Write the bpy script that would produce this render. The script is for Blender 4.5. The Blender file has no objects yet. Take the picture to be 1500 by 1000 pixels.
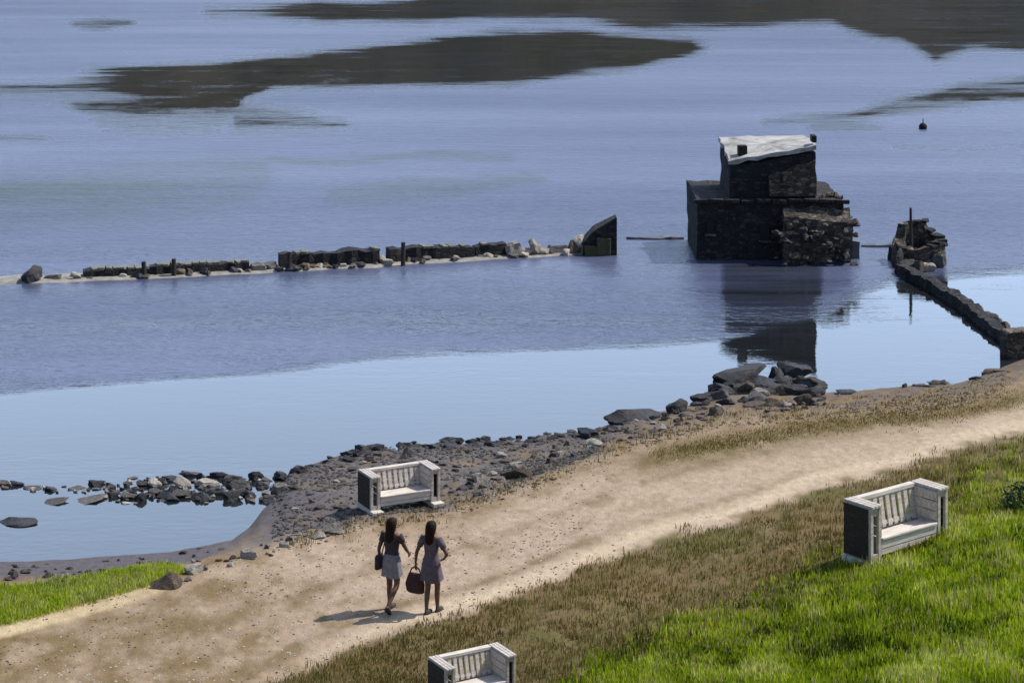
import bpy, bmesh, math, random
import numpy as np
from mathutils import Vector, Matrix, noise, Euler

random.seed(7); rng = np.random.default_rng(7)
S = bpy.context.scene
COL = S.collection
R = math.radians

# ---------------------------------------------------------------- camera, sky, sun
HC, FPX, YH = 12.5, 3000.0, -167.0            # camera height (m), focal length and horizon in photo pixels (1500 wide)
cd = bpy.data.cameras.new('camera'); cam = bpy.data.objects.new('camera', cd); COL.objects.link(cam)
cam.location = (0, 0, HC); cam.rotation_euler = (R(90), 0, 0)
cd.sensor_width = 36; cd.lens = FPX / 1500 * 36; cd.shift_y = (YH - 500) / 1500
cd.clip_start = 0.3; cd.clip_end = 6000
S.camera = cam
SUN_AZ, SUN_EL = R(72), R(51)                 # azimuth clockwise from +Y (view direction): from the right, a little beyond
W = bpy.data.worlds.new('World'); S.world = W; W.use_nodes = True
nt = W.node_tree; bg = nt.nodes['Background']
sky = nt.nodes.new('ShaderNodeTexSky'); sky.sky_type = 'NISHITA'; sky.sun_disc = False
sky.sun_elevation = SUN_EL; sky.sun_rotation = SUN_AZ; sky.air_density = 1.0; sky.dust_density = 1.1; sky.ozone_density = 1.6
bg.inputs[1].default_value = 0.12
# cloud bank added over the far hills, out of view, to brighten the water
tcw = nt.nodes.new('ShaderNodeTexCoord'); sx = nt.nodes.new('ShaderNodeSeparateXYZ'); nt.links.new(tcw.outputs['Generated'], sx.inputs[0])
def wmr(src, a, b):
    x = nt.nodes.new('ShaderNodeMapRange'); x.interpolation_type = 'SMOOTHSTEP'; x.inputs[1].default_value = a; x.inputs[2].default_value = b; nt.links.new(src, x.inputs[0]); return x.outputs[0]
def wmul(a, b):
    x = nt.nodes.new('ShaderNodeMath'); x.operation = 'MULTIPLY'; nt.links.new(a, x.inputs[0])
    if hasattr(b, 'is_output'): nt.links.new(b, x.inputs[1])
    else: x.inputs[1].default_value = b
    return x.outputs[0]
wn = nt.nodes.new('ShaderNodeTexNoise'); wn.inputs['Scale'].default_value = 2.2; wn.inputs['Detail'].default_value = 5
wm = nt.nodes.new('ShaderNodeMapping'); wm.inputs['Scale'].default_value = (1, 1, 3.5); nt.links.new(tcw.outputs['Generated'], wm.inputs[0]); nt.links.new(wm.outputs[0], wn.inputs['Vector'])
cm = wmul(wmul(wmr(sx.outputs[2], .02, .12), wmr(sx.outputs[2], .62, .34)), wmr(sx.outputs[1], .35, .8))
cm = wmul(cm, wmr(wn.outputs['Fac'], .10, .42))
wx_ = nt.nodes.new('ShaderNodeMix'); wx_.data_type = 'RGBA'; nt.links.new(cm, wx_.inputs[0]); nt.links.new(sky.outputs[0], wx_.inputs[6]); wx_.inputs[7].default_value = (10.6, 13.9, 19.4, 1)
nt.links.new(wx_.outputs[2], bg.inputs[0])
sl = bpy.data.lights.new('sun', 'SUN'); sl.energy = 4.4; sl.angle = R(0.5); sl.color = (1, .945, .855)
so = bpy.data.objects.new('sun', sl); COL.objects.link(so)
sd = Vector((math.sin(SUN_AZ) * math.cos(SUN_EL), math.cos(SUN_AZ) * math.cos(SUN_EL), math.sin(SUN_EL)))
so.rotation_euler = sd.to_track_quat('Z', 'Y').to_euler()
S.view_settings.view_transform = 'Standard'; S.view_settings.look = 'None'
S.view_settings.exposure = 0.1; S.view_settings.gamma = 1.0

# ---------------------------------------------------------------- helpers
def srgb(r, g, b, k=1.0):
    f = lambda c: ((c / 255) / 12.92 if c / 255 <= .04045 else ((c / 255 + .055) / 1.055) ** 2.4) * k
    return (f(r), f(g), f(b))
def tag(o, label=None, cat=None, group=None, kind=None):
    if label: o['label'] = label
    if cat: o['category'] = cat
    if group: o['group'] = group
    if kind: o['kind'] = kind
    return o
def empty(name, loc, rz=0, sc=1):
    o = bpy.data.objects.new(name, None); COL.objects.link(o); o.location = loc; o.rotation_euler = (0, 0, rz)
    o.scale = (sc, sc, sc); o.empty_display_size = .2
    return o
def link(name, me, mats, parent=None, smooth=False):
    o = bpy.data.objects.new(name, me); COL.objects.link(o)
    for m in (mats if isinstance(mats, (list, tuple)) else [mats]): me.materials.append(m)
    if smooth: me.polygons.foreach_set('use_smooth', [True] * len(me.polygons))
    if parent: o.parent = parent
    return o
def copy_tree(o, parent=None):
    c = o.copy(); COL.objects.link(c); c.parent = parent
    for ch in o.children: copy_tree(ch, c)
    return c
class MB:
    def __init__(s): s.v = []; s.f = []
    def add(s, vs, fs):
        n = len(s.v); s.v += [tuple(v) for v in vs]; s.f += [tuple(i + n for i in f) for f in fs]; return s
    def box(s, c, d, rot=(0, 0, 0), j=0.0):
        M = Euler(rot).to_matrix(); c = Vector(c)
        vs = []
        for sx, sy, sz in ((-1,-1,-1),(1,-1,-1),(1,1,-1),(-1,1,-1),(-1,-1,1),(1,-1,1),(1,1,1),(-1,1,1)):
            p = Vector((sx*d[0]/2, sy*d[1]/2, sz*d[2]/2))
            if j: p += Vector((random.uniform(-j, j), random.uniform(-j, j), random.uniform(-j, j)))
            vs.append(c + M @ p)
        return s.add(vs, [(0,3,2,1),(4,5,6,7),(0,1,5,4),(1,2,6,5),(2,3,7,6),(3,0,4,7)])
    def rings(s, rr, n=14, cap=True):
        """rr: list of (cx, cy, cz, rx, ry[, yaw])"""
        vs = []
        for r in rr:
            yaw = r[5] if len(r) > 5 else 0
            for k in range(n):
                a = 2 * math.pi * k / n; x, y = r[3] * math.cos(a), r[4] * math.sin(a)
                vs.append((r[0] + x * math.cos(yaw) - y * math.sin(yaw), r[1] + x * math.sin(yaw) + y * math.cos(yaw), r[2]))
        fs = [(i*n+k, i*n+(k+1) % n, (i+1)*n+(k+1) % n, (i+1)*n+k) for i in range(len(rr)-1) for k in range(n)]
        if cap: fs += [tuple(range(n))[::-1], tuple((len(rr)-1)*n + k for k in range(n))]
        return s.add(vs, fs)
    def tube(s, p, q, r0, r1=None, n=8):
        p, q = Vector(p), Vector(q); r1 = r0 if r1 is None else r1
        z = (q - p).normalized(); x = z.orthogonal().normalized(); y = z.cross(x)
        vs = [p + (x * math.cos(2*math.pi*k/n) + y * math.sin(2*math.pi*k/n)) * r0 for k in range(n)]
        vs += [q + (x * math.cos(2*math.pi*k/n) + y * math.sin(2*math.pi*k/n)) * r1 for k in range(n)]
        return s.add(vs, [(k, (k+1) % n, n+(k+1) % n, n+k) for k in range(n)] + [tuple(range(n))[::-1], tuple(range(n, 2*n))])
    def mesh(s, name='m', bevel=0.0):
        me = bpy.data.meshes.new(name); me.from_pydata(s.v, [], s.f); me.update()
        if bevel:
            bm = bmesh.new(); bm.from_mesh(me)
            bmesh.ops.bevel(bm, geom=bm.edges[:], offset=bevel, segments=1, affect='EDGES'); bm.to_mesh(me); bm.free()
        return me
    def build(s, name, mat, parent=None, bevel=0.0, smooth=False):
        return link(name, s.mesh(name, bevel), mat, parent, smooth)

class N:
    """small node helper"""
    def __init__(s, name):
        s.m = bpy.data.materials.new(name); s.m.use_nodes = True; s.t = s.m.node_tree
        s.b = s.t.nodes['Principled BSDF']; s.tc = s.t.nodes.new('ShaderNodeTexCoord')
    def n(s, ty, **k):
        x = s.t.nodes.new(ty)
        for a, b in k.items(): setattr(x, a, b)
        return x
    def L(s, a, b): s.t.links.new(a, b)
    def noise(s, scale, detail=4, rough=.6, vec=None, mapscale=None, dist=0):
        x = s.n('ShaderNodeTexNoise'); x.inputs['Scale'].default_value = scale
        x.inputs['Detail'].default_value = detail; x.inputs['Roughness'].default_value = rough; x.inputs['Distortion'].default_value = dist
        v = vec or s.tc.outputs['Object']
        if mapscale:
            mp = s.n('ShaderNodeMapping'); mp.inputs['Scale'].default_value = mapscale; s.L(v, mp.inputs[0]); v = mp.outputs[0]
        s.L(v, x.inputs['Vector']); return x.outputs['Fac']
    def ramp(s, fac, stops):
        x = s.n('ShaderNodeValToRGB'); e = x.color_ramp.elements
        while len(e) < len(stops): e.new(.5)
        for i, (p, c) in enumerate(stops): e[i].position = p; e[i].color = (*c, 1) if len(c) == 3 else c
        s.L(fac, x.inputs[0]); return x.outputs[0]
    def mix(s, f, a, b, mode='MIX'):
        x = s.n('ShaderNodeMix', data_type='RGBA', blend_type=mode)
        for v, i in ((f, 0), (a, 6), (b, 7)):
            if hasattr(v, 'is_output'): s.L(v, x.inputs[i])
            else: x.inputs[i].default_value = v if i == 0 else (*v, 1)
        return x.outputs[2]
    def math(s, op, a, b=0.0):
        x = s.n('ShaderNodeMath', operation=op)
        for i, v in enumerate((a, b)):
            if hasattr(v, 'is_output'): s.L(v, x.inputs[i])
            else: x.inputs[i].default_value = v
        return x.outputs[0]
    def attr(s, name): x = s.n('ShaderNodeAttribute', attribute_name=name); return x
    def bump(s, h, strength=.5, dist=.02):
        x = s.n('ShaderNodeBump'); x.inputs['Distance'].default_value = dist
        if hasattr(strength, 'is_output'): s.L(strength, x.inputs['Strength'])
        else: x.inputs['Strength'].default_value = strength
        s.L(h, x.inputs['Height']); s.L(x.outputs[0], s.b.inputs['Normal']); return x
    def col(s, c): s.L(c, s.b.inputs['Base Color']) if hasattr(c, 'is_output') else setattr(s.b.inputs['Base Color'], 'default_value', (*c, 1))
    def rough(s, r): s.b.inputs['Roughness'].default_value = r

def simple(name, c1, c2, scale=8, rough=.9, bump=.4, dist=.01, c3=None, mapscale=None):
    m = N(name); f = m.noise(scale, 6, .65, mapscale=mapscale)
    m.col(m.ramp(f, [(.3, c1), (.7, c2)] if not c3 else [(.3, c1), (.55, c2), (.72, c3)]))
    m.rough(rough); m.bump(m.noise(scale * 3, 5, .7, mapscale=mapscale), bump, dist); return m.m

def stone_mat(name, dark, mid, light, wet=0.0):
    m = N(name)
    oi = m.n('ShaderNodeObjectInfo')
    f = m.noise(3.0, 7, .7); g = m.noise(14, 4, .7)
    c = m.ramp(f, [(.30, dark), (.52, mid), (.72, light)])
    k = m.math('ADD', m.math('MULTIPLY', oi.outputs['Random'], .7), .65)
    cc = m.n('ShaderNodeCombineXYZ'); [m.L(k, cc.inputs[i]) for i in range(3)]
    c = m.mix(1.0, c, cc.outputs[0], 'MULTIPLY')
    c = m.mix(m.math('MULTIPLY', g, .5), c, dark)
    m.col(c); m.rough(.9 - wet * .5); m.bump(m.math('ADD', f, m.math('MULTIPLY', g, .4)), .8, .05)
    return m.m

def masonry_mat(name, dark, mid, light):
    m = N(name)
    v = m.n('ShaderNodeTexVoronoi'); v.feature = 'F1'; v.inputs['Scale'].default_value = 1.0
    mp = m.n('ShaderNodeMapping'); mp.inputs['Scale'].default_value = (4.6, 4.6, 8.5); m.L(m.tc.outputs['Object'], mp.inputs[0]); m.L(mp.outputs[0], v.inputs['Vector'])
    ve = m.n('ShaderNodeTexVoronoi'); ve.feature = 'DISTANCE_TO_EDGE'; m.L(mp.outputs[0], ve.inputs['Vector']); ve.inputs['Scale'].default_value = 1.0
    sep = m.n('ShaderNodeSeparateColor'); m.L(v.outputs['Color'], sep.inputs[0])
    c = m.ramp(sep.outputs[0], [(0, dark), (.55, mid), (1, light)])
    c = m.mix(m.noise(9, 6, .7), c, dark)
    joint = m.ramp(ve.outputs['Distance'], [(0, (.35, .35, .35)), (.10, (1, 1, 1))])
    c = m.mix(m.math('SUBTRACT', 1.0, joint), c, tuple(x * .55 for x in dark))
    m.col(c); m.rough(.95)
    m.bump(m.math('ADD', joint, m.math('MULTIPLY', m.noise(12, 5, .7), .7)), .9, .05)
    return m.m

# ---------------------------------------------------------------- the land: a height field measured along lines of sight
def lerpline(pts, x): return float(np.interp(x, [p[0] for p in pts], [p[1] for p in pts]))
SHORE = [(-1500,850),(0,822),(100,820),(250,806),(340,790),(366,772),(384,748),(410,722),(425,690),(500,668),(560,655),(640,649),(760,642),(860,633),(900,617),(960,603),(1000,596),(1060,580),(1200,577),(1300,568),(1400,560),(1440,548),(1480,535),(1500,528),(2100,480),(3000,440)]
BANK = [(-1500,880),(0,846),(100,840),(250,822),(370,801),(450,772),(550,754),(640,742),(750,706),(860,662),(950,630),(1060,605),(1200,596),(1400,578),(1500,550),(2100,500),(3000,458)]
PFAR = [(-1500,1250),(-400,1000),(0,930),(100,905),(215,866),(300,832),(450,790),(550,765),(640,752),(750,716),(860,672),(950,642),(1060,614),(1200,604),(1400,586),(1500,560),(2100,506),(3000,463)]
PNEAR = [(-1500,1900),(-400,1350),(0,1165),(200,1080),(400,1002),(470,972),(560,932),(640,907),(750,872),(850,830),(950,797),(1000,782),(1100,752),(1200,716),(1300,690),(1400,655),(1500,634),(2100,545),(3000,490)]
GREEN = [(-1500,2700),(-400,2000),(0,1750),(400,1400),(600,1230),(750,1090),(850,1020),(950,960),(1050,918),(1150,880),(1230,832),(1300,775),(1400,718),(1500,680),(2100,560),(3000,500)]
def offs(L, d): return [(a, b + d) for a, b in L]
LINES = [ (offs(SHORE, -45), -1.3), (offs(SHORE, -12), -.22), (SHORE, 0.0), (BANK, .38), (PFAR, .46), (PNEAR, .70), (GREEN, 1.3) ]
def column(x):
    ys = [lerpline(L, x) for L, z in LINES]; zs = [z for L, z in LINES]
    yl = ys[-1]
    ys += [yl + 500, yl + 1300, yl + 3500]; zs += [3.0, 4.6, 6.6]
    for i in range(1, len(ys)):
        if ys[i] <= ys[i-1] + 1: ys[i] = ys[i-1] + 1
    return ys, zs
def ztexture(X, Y, y, x):
    """small bumps of the ground, larger among the shore rubble and in the grass"""
    sh, pf, pn, gr = (lerpline(L, x) for L in (SHORE, PFAR, PNEAR, GREEN))
    def sm(a, b, v): t = min(1, max(0, (v - a) / (b - a))); return t * t * (3 - 2 * t)
    rub = sm(sh - 4, sh + 8, y) * (1 - sm(pf - 4, pf + 14, y)) * sm(330, 480, x)
    grs = sm(pn, pn + 60, y)
    path = 1 - max(rub, grs)
    n1 = noise.noise((X * .55, Y * .55, 0)); n2 = noise.fractal((X * 2.2, Y * 2.2, 3.1), 1.0, 2.0, 4)
    return rub * (.06 * n1 + .05 * n2) + grs * (.13 * n1 + .03 * n2) + path * (.020 * n1 + .008 * n2)
def ground(x, y):
    """photo pixel -> world point on the land"""
    ys, zs = column(x); z = float(np.interp(y, ys, zs))
    D = (HC - z) * FPX / (y - YH); X = (x - 750) / FPX * D
    return Vector((X, D, z + ztexture(X, D, y, x)))
def wat(x, y, z=0.0):
    D = (HC - z) * FPX / (y - YH); return Vector(((x - 750) / FPX * D, D, z))
def ppm(P): return FPX / P.y      # photo pixels per metre

def sm(a, b, v):
    t = np.clip((v - a) / (b - a), 0, 1); return t * t * (3 - 2 * t)

# ground colours (albedo)
K = .80
C_PATH = np.array(srgb(190, 168, 146, K)); C_PALE = np.array(srgb(196, 176, 150, K)); C_TAN = np.array(srgb(138, 116, 84, K))
C_BROWN = np.array(srgb(122, 106, 72, K)); C_RUST = np.array(srgb(124, 104, 68, K)); C_GREEN = np.array(srgb(106, 124, 26, K)); C_LUSH = np.array(srgb(98, 120, 18, K))
C_OLIVE = np.array(srgb(104, 100, 50, K)); C_RUB = np.array(srgb(114, 107, 104, K)); C_MUD = np.array(srgb(100, 95, 100, K)); C_GRASSL = np.array(srgb(128, 146, 56, K))
def lineval(L, xs): return np.interp(xs, [p[0] for p in L], [p[1] for p in L])
def cover(x, y, nz, nb, nf):
    """x,y photo pixels (arrays), nz noise ~ -1..1 (fine), nb broad noise"""
    sh, bk, pf, pn, gr = (lineval(L, x) for L in (SHORE, BANK, PFAR, PNEAR, GREEN))
    def mix(a, b, w): return a * (1 - w[..., None]) + b * w[..., None]
    c = np.zeros(x.shape + (3,)) + C_PATH
    # stony tan gravel on the left of the track and along its far side
    c = mix(c, C_PATH * 1.06, .5 * sm(-.2, .6, nb))
    lf = 1 - sm(200, 600, x + 110 * nb - (y - 900) * .5)
    c = mix(c, C_TAN, np.clip(lf * (.75 + .5 * nz), 0, 1))
    c = mix(c, C_RUST * 1.15, np.clip(lf * sm(.0, .7, nz + nb * .6) * .8, 0, 1))
    c = mix(c, C_TAN, np.clip(.10 + .55 * sm(-.1, .7, nz) , 0, 1) * .75)
    for fr_, wd_ in ((.40, .045), (.78, .04)):
        q = (y - pf) / np.maximum(pn - pf, 1); c = mix(c, C_TAN * .92, np.exp(-((q - fr_ - .02 * nb) / wd_) ** 2) * np.clip(.45 + .4 * nz, 0, 1) * sm(250, 500, x))
    # beaten pale wheel lines along the near edge
    pe = np.exp(-((y - (pn - 14 + 6 * nb)) / 11.0) ** 2) * sm(380, 620, x)
    c = mix(c, C_PALE * 1.22, np.clip(pe * 1.0, 0, 1) * .9)
    pc = np.exp(-((y - (pf * .45 + pn * .55)) / 26.0) ** 2) * sm(850, 1000, x)
    c = mix(c, C_PALE, pc * .4)
    # brown grassy ribbon between the two pale tracks on the right
    rb_y = np.interp(x, [880, 950, 1060, 1150, 1250, 1400, 1500, 2100], [690, 674, 652, 634, 620, 600, 580, 514])
    rb_w = np.interp(x, [840, 1000, 1250, 1500], [8, 25, 20, 13])
    c = mix(c, C_BROWN * 1.05, np.clip(1.25 * np.exp(-((y - rb_y + 5 * nb) / rb_w) ** 2) * sm(860, 980, x) * (.9 + .3 * nz), 0, 1))
    fs = (1 - sm(pf + 4, pf + 40, y + 14 * nb)) * sm(420, 600, x)
    c = mix(c, C_TAN, np.clip(fs * (.65 + .4 * nz), 0, 1))
    # rubble bank
    b = (1 - sm(bk - 6, pf + 8, y + 7 * nz)) * sm(300, 400, x)
    cr = mix(np.zeros_like(c) + C_RUB, C_TAN, np.clip(sm(.1, .5, nz) * .55 + .5 * sm(880, 1000, x), 0, 1))
    c = mix(c, cr, b)
    wet = (1 - sm(sh + 4, sh + 26, y + 10 * nz)) * (1 - .6 * sm(820, 1000, x))
    c = mix(c, C_MUD * .8, wet * .6)
    blue = np.exp(-((x - 430) / 70.) ** 2 - ((y - 735) / 38.) ** 2)
    c = mix(c, C_MUD * 1.0, np.clip(blue * .9, 0, 1))
    # left: mud margin and the green wedge with a pale strip below it
    lm = (1 - sm(bk - 2, bk + 12, y + 7 * nz)) * (1 - sm(300, 380, x))
    c = mix(c, C_MUD * 1.05, lm)
    top = np.interp(x, [-1500, 0, 60, 150, 240, 262], [890, 860, 856, 838, 824, 836]); bot = np.interp(x, [-1500, 0, 100, 215, 262], [1240, 916, 890, 858, 838])
    w = sm(top - 5, top + 5, y + 6 * nz) * (1 - sm(bot - 7, bot + 3, y + 4 * nz)) * (1 - sm(245, 268, x))
    c = mix(c, C_GREEN * 1.2, w)
    c = mix(c, C_GRASSL, w * sm(.1, .6, nb) * .5)
    ps = sm(bot - 3, bot + 4, y + 2 * nz) * (1 - sm(bot + 15, bot + 22, y + 2 * nz)) * (1 - sm(235, 262, x))
    c = mix(c, C_PALE * np.array([1.25, 1.25, 1.08]), ps * np.clip(.75 + .3 * nb, 0, 1))
    # near side: dry brown verge, then grass
    v = sm(pn - 5, pn + 9, y + 8 * nz)
    cv = mix(np.zeros_like(c) + C_BROWN, C_RUST, np.clip(sm(-.1, .5, nb) * .9, 0, 1))
    cv = mix(cv, C_OLIVE, sm(.05, .5, -nb + .3 * nz) * .7)
    cv = mix(cv, C_TAN, np.clip(sm(.1, .7, nz) * (1 - sm(500, 800, x)) * .8, 0, 1))
    g = sm(gr - 60, gr + 60, y + 34 * nb + 18 * nz)
    cg = mix(np.zeros_like(c) + C_GREEN, C_LUSH * .8, sm(-.1, .6, nb)); cg = mix(cg, C_GRASSL, sm(.2, .8, nz) * .5)
    cv = mix(cv, cg, g)
    c = mix(c, cv, v)
    c = c * (1 + .16 * nf[..., None])
    return np.clip(c, .01, .9)

xs = np.concatenate([np.arange(-1500, -60, 40), np.arange(-60, 1560, 4.0), np.arange(1560, 3001, 40)])
NC = len(xs)
segs = [4, 5, 26, 16, 60, 60, 60, 24, 16]      # rows between successive lines
rowsP = []
Yp = []; Zp = []
for x in xs:
    ys, zs = column(x); yy = []; zz = []
    for i, n in enumerate(segs):
        t = np.arange(n) / n
        yy.append(ys[i] + (ys[i+1] - ys[i]) * t); zz.append(zs[i] + (zs[i+1] - zs[i]) * t)
    yy.append([ys[len(segs)]]); zz.append([zs[len(segs)]])
    Yp.append(np.concatenate(yy)); Zp.append(np.concatenate(zz))
Yp = np.array(Yp).T; Zp = np.array(Zp).T; NR = Yp.shape[0]
XX = np.repeat(xs[None, :], NR, 0)
DD = (HC - Zp) * FPX / (Yp - YH); WX = (XX - 750) / FPX * DD
nzA = np.zeros_like(WX); nbA = np.zeros_like(WX); nfA = np.zeros_like(WX); dz = np.zeros_like(WX)
for i in range(NR):
    for j in range(NC):
        X, Y = WX[i, j], DD[i, j]
        nzA[i, j] = noise.fractal((X * 1.9, Y * 1.1, 0), .9, 2.1, 3) * 1.3
        nbA[i, j] = noise.noise((X * .42, Y * .25, 9)) * 1.8
        nfA[i, j] = noise.noise((X * 9, Y * 5, 4)) * 1.6
        if 0 <= i: dz[i, j] = ztexture(X, Y, Yp[i, j], xs[j])
COLR = cover(XX, Yp, nzA, nbA, nfA)
P3 = np.stack([WX, DD, Zp + dz], -1)

def ground_mat(name, rough_k=1.0, gravel=1.0):
    m = N(name); a = m.attr('cover')
    pos = m.n('ShaderNodeNewGeometry').outputs['Position']
    f1 = m.noise(26, 3, .7, vec=pos); f2 = m.noise(5, 5, .65, vec=pos); f3 = m.noise(95, 2, .6, vec=pos)
    k = m.math('ADD', .62, m.math('MULTIPLY', m.math('ADD', m.math('MULTIPLY', f1, .45), m.math('MULTIPLY', f2, .40)), .9))
    cc = m.n('ShaderNodeCombineXYZ'); [m.L(k, cc.inputs[i]) for i in range(3)]
    c = m.mix(1.0, a.outputs['Color'], cc.outputs[0], 'MULTIPLY')
    v = m.n('ShaderNodeTexVoronoi'); v.inputs['Scale'].default_value = 11; m.L(pos, v.inputs['Vector'])
    peb = m.ramp(v.outputs['Distance'], [(.0, (1, 1, 1)), (.33, (0, 0, 0))])
    sep = m.n('ShaderNodeSeparateColor'); m.L(v.outputs['Color'], sep.inputs[0])
    pick = m.ramp(sep.outputs[0], [(.80, (0, 0, 0)), (.84, (1, 1, 1))])
    c2 = m.mix(1.0, c, m.ramp(sep.outputs[1], [(0, (.5, .47, .45)), (1, (1.45, 1.42, 1.38))]), 'MULTIPLY')
    c = m.mix(m.math('MULTIPLY', m.math('MULTIPLY', peb, pick), .8 * gravel), c, c2)
    m.col(c); m.rough(.96); m.b.inputs['Specular IOR Level'].default_value = .2
    m.bump(m.math('ADD', m.math('ADD', m.math('ADD', f1, m.math('MULTIPLY', m.noise(1.0, 5, .7, vec=pos, mapscale=(3.2, 2.2, 1)), 2.2)), m.math('MULTIPLY', f3, .35)), m.math('MULTIPLY', m.math('MULTIPLY', peb, pick), .8 * gravel)), .6, .035)
    return m.m
M_shore = ground_mat('shore_ground', gravel=1.0); M_path = ground_mat('gravel_track', gravel=.9); M_slope = ground_mat('grass_ground', gravel=.3)

def patch(name, r0, r1, mat):
    V = P3[r0:r1+1].reshape(-1, 3); C = COLR[r0:r1+1].reshape(-1, 3); nr = r1 - r0 + 1
    idx = np.arange(nr * NC).reshape(nr, NC)
    F = np.stack([idx[:-1, :-1], idx[1:, :-1], idx[1:, 1:], idx[:-1, 1:]], -1).reshape(-1, 4)
    me = bpy.data.meshes.new(name)
    me.vertices.add(len(V)); me.vertices.foreach_set('co', V.ravel())
    me.loops.add(F.size); me.loops.foreach_set('vertex_index', F.ravel().astype(np.int32))
    me.polygons.add(len(F)); me.polygons.foreach_set('loop_start', np.arange(0, F.size, 4, dtype=np.int32)); me.polygons.foreach_set('loop_total', np.full(len(F), 4, dtype=np.int32))
    me.update(calc_edges=True); me.validate()
    at = me.color_attributes.new('cover', 'FLOAT_COLOR', 'POINT')
    at.data.foreach_set('color', np.concatenate([C, np.ones((len(C), 1))], 1).ravel().astype(np.float32))
    o = link(name, me, mat, smooth=True); tag(o, kind='structure'); return o
cum = np.concatenate([[0], np.cumsum(segs)])
patch('shore', 0, int(cum[4]), M_shore)
patch('path', int(cum[4]), int(cum[5]), M_path)
patch('grass_slope', int(cum[5]), NR - 1, M_slope)
# the hillside behind and beside the viewpoint
hm = MB(); 
hm.add([(-260,2.2,-3),(260,2.2,-3),(260,2.2,6.2),(-260,2.2,6.2),(-260,-150,30),(260,-150,30)], [(3,2,5,4)])
def grass_plain():
    m = N('far_turf'); m.col(m.ramp(m.noise(.8, 8, .7), [(.35, srgb(92,104,40,K)), (.65, srgb(128,120,70,K))])); m.rough(1); return m.m
tag(hm.build('hillside', grass_plain()), kind='structure')

# ---------------------------------------------------------------- water
def band(x, y, pts, soft=5.0):
    """pts: (x, top, bottom) edges of a streak"""
    px = [p[0] for p in pts]
    t = np.interp(x, px, [p[1] for p in pts]); b = np.interp(x, px, [p[2] for p in pts])
    e = sm(px[0] - 1, px[0] + 14, x) * (1 - sm(px[-1] - 14, px[-1] + 1, x)) if px[0] > -1000 else (1 - sm(px[-1] - 40, px[-1] + 1, x))
    return sm(t - soft, t + soft, y) * (1 - sm(b - soft, b + soft, y)) * e
def calmness(x, y, n):
    yy = y + 5 * n; c = np.zeros_like(x)
    near = np.interp(x, [-1500, 0, 520, 1050, 1200, 1300, 1500, 3000], [700, 577, 527, 494, 462, 410, 392, 330])
    c = np.maximum(c, sm(near - 15, near + 11, y + 3 * n))
    yy = y + 2.5 * n + 0 * x
    A = [(-1400,136,150),(0,124,142),(95,118,150),(125,108,172),(150,102,190),(190,98,197),(250,93,198),(320,90,197),(360,85,150),(400,80,134),(500,72,131),(600,60,128),(750,44,126),(850,44,110),(930,50,100),(1050,60,72)]
    A2 = [(330,150,198),(390,154,193),(450,162,190),(520,175,186)]
    B = [(290,14,20),(380,11,24),(470,0,34),(600,0,34),(700,-60,30),(850,-80,30),(940,-90,46),(1050,-90,42),(1150,-90,36),(1220,-90,36),(1260,-80,52),(1320,-40,62),(1370,-20,92),(1420,-20,76),(2900,-20,72)]
    C = [(1110,174,180),(1240,166,181),(1290,150,172),(1400,122,160),(1500,114,148),(2900,60,120)]
    D = [(95,33,40),(150,28,44),(205,32,38)]
    c = np.maximum(c, band(x, yy, A, 10) * (1 - .30 * sm(148, 200, y)) * (1 - .25 * (1 - sm(100, 220, x)))); c = np.maximum(c, band(x, yy, A2, 10) * .92)
    c = np.maximum(c, band(x, yy, B, 12) * .92); c = np.maximum(c, band(x, yy, C, 9) * .88); c = np.maximum(c, band(x, yy, D, 5) * .7)
    c = np.maximum(c, band(x, y, [(1050,384,492),(1062,384,492),(1200,384,492),(1212,384,492)], 8) * .74)
    c = np.maximum(c, band(x, yy, [(-1400,198,206),(0,197,206),(90,198,204)], 3) * .6)
    c = np.maximum(c, band(x, yy, [(1180,182,190),(1250,178,192),(1300,182,190)], 4) * .6)
    c = np.maximum(c, band(x, yy, [(1300,214,220),(1420,212,220),(1600,210,216)], 3) * .4)
    return c
def reflection_bands(x, y, n):  # faint hill reflections, painted as grey-green bands into the water's base colour
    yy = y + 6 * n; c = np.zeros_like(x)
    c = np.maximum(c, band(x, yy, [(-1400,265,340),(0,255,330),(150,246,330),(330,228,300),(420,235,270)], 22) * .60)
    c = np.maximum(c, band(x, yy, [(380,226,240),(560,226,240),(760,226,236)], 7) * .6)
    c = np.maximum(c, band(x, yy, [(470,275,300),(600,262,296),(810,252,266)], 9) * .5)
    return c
wx = np.concatenate([np.arange(-1500, -40, 40), np.arange(-40, 1545, 6.0), np.arange(1560, 3001, 40)])
wy = np.concatenate([[-157, -150, -140, -130, -110, -90, -70, -50, -30], np.arange(-12, 700, 3.0), np.arange(700, 960, 20)])
GX, GY = np.meshgrid(wx, wy); Dw = HC * FPX / (GY - YH); Xw = (GX - 750) / FPX * Dw
nW = np.array([[noise.fractal((Xw[i, j] * .16, Dw[i, j] * .16, 2), .9, 2, 4) * 1.6 for j in range(len(wx))] for i in range(len(wy))])
calm = calmness(GX, GY, nW); idx = np.arange(GX.size).reshape(GX.shape)
F = np.stack([idx[:-1, :-1], idx[1:, :-1], idx[1:, 1:], idx[:-1, 1:]], -1).reshape(-1, 4)
me = bpy.data.meshes.new('water'); V = np.stack([Xw, Dw, np.zeros_like(Xw)], -1).reshape(-1, 3)
me.vertices.add(len(V)); me.vertices.foreach_set('co', V.ravel()); me.loops.add(F.size); me.loops.foreach_set('vertex_index', F.ravel().astype(np.int32))
me.polygons.add(len(F)); me.polygons.foreach_set('loop_start', np.arange(0, F.size, 4, dtype=np.int32)); me.polygons.foreach_set('loop_total', np.full(len(F), 4, dtype=np.int32))
me.update(calc_edges=True)
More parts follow.
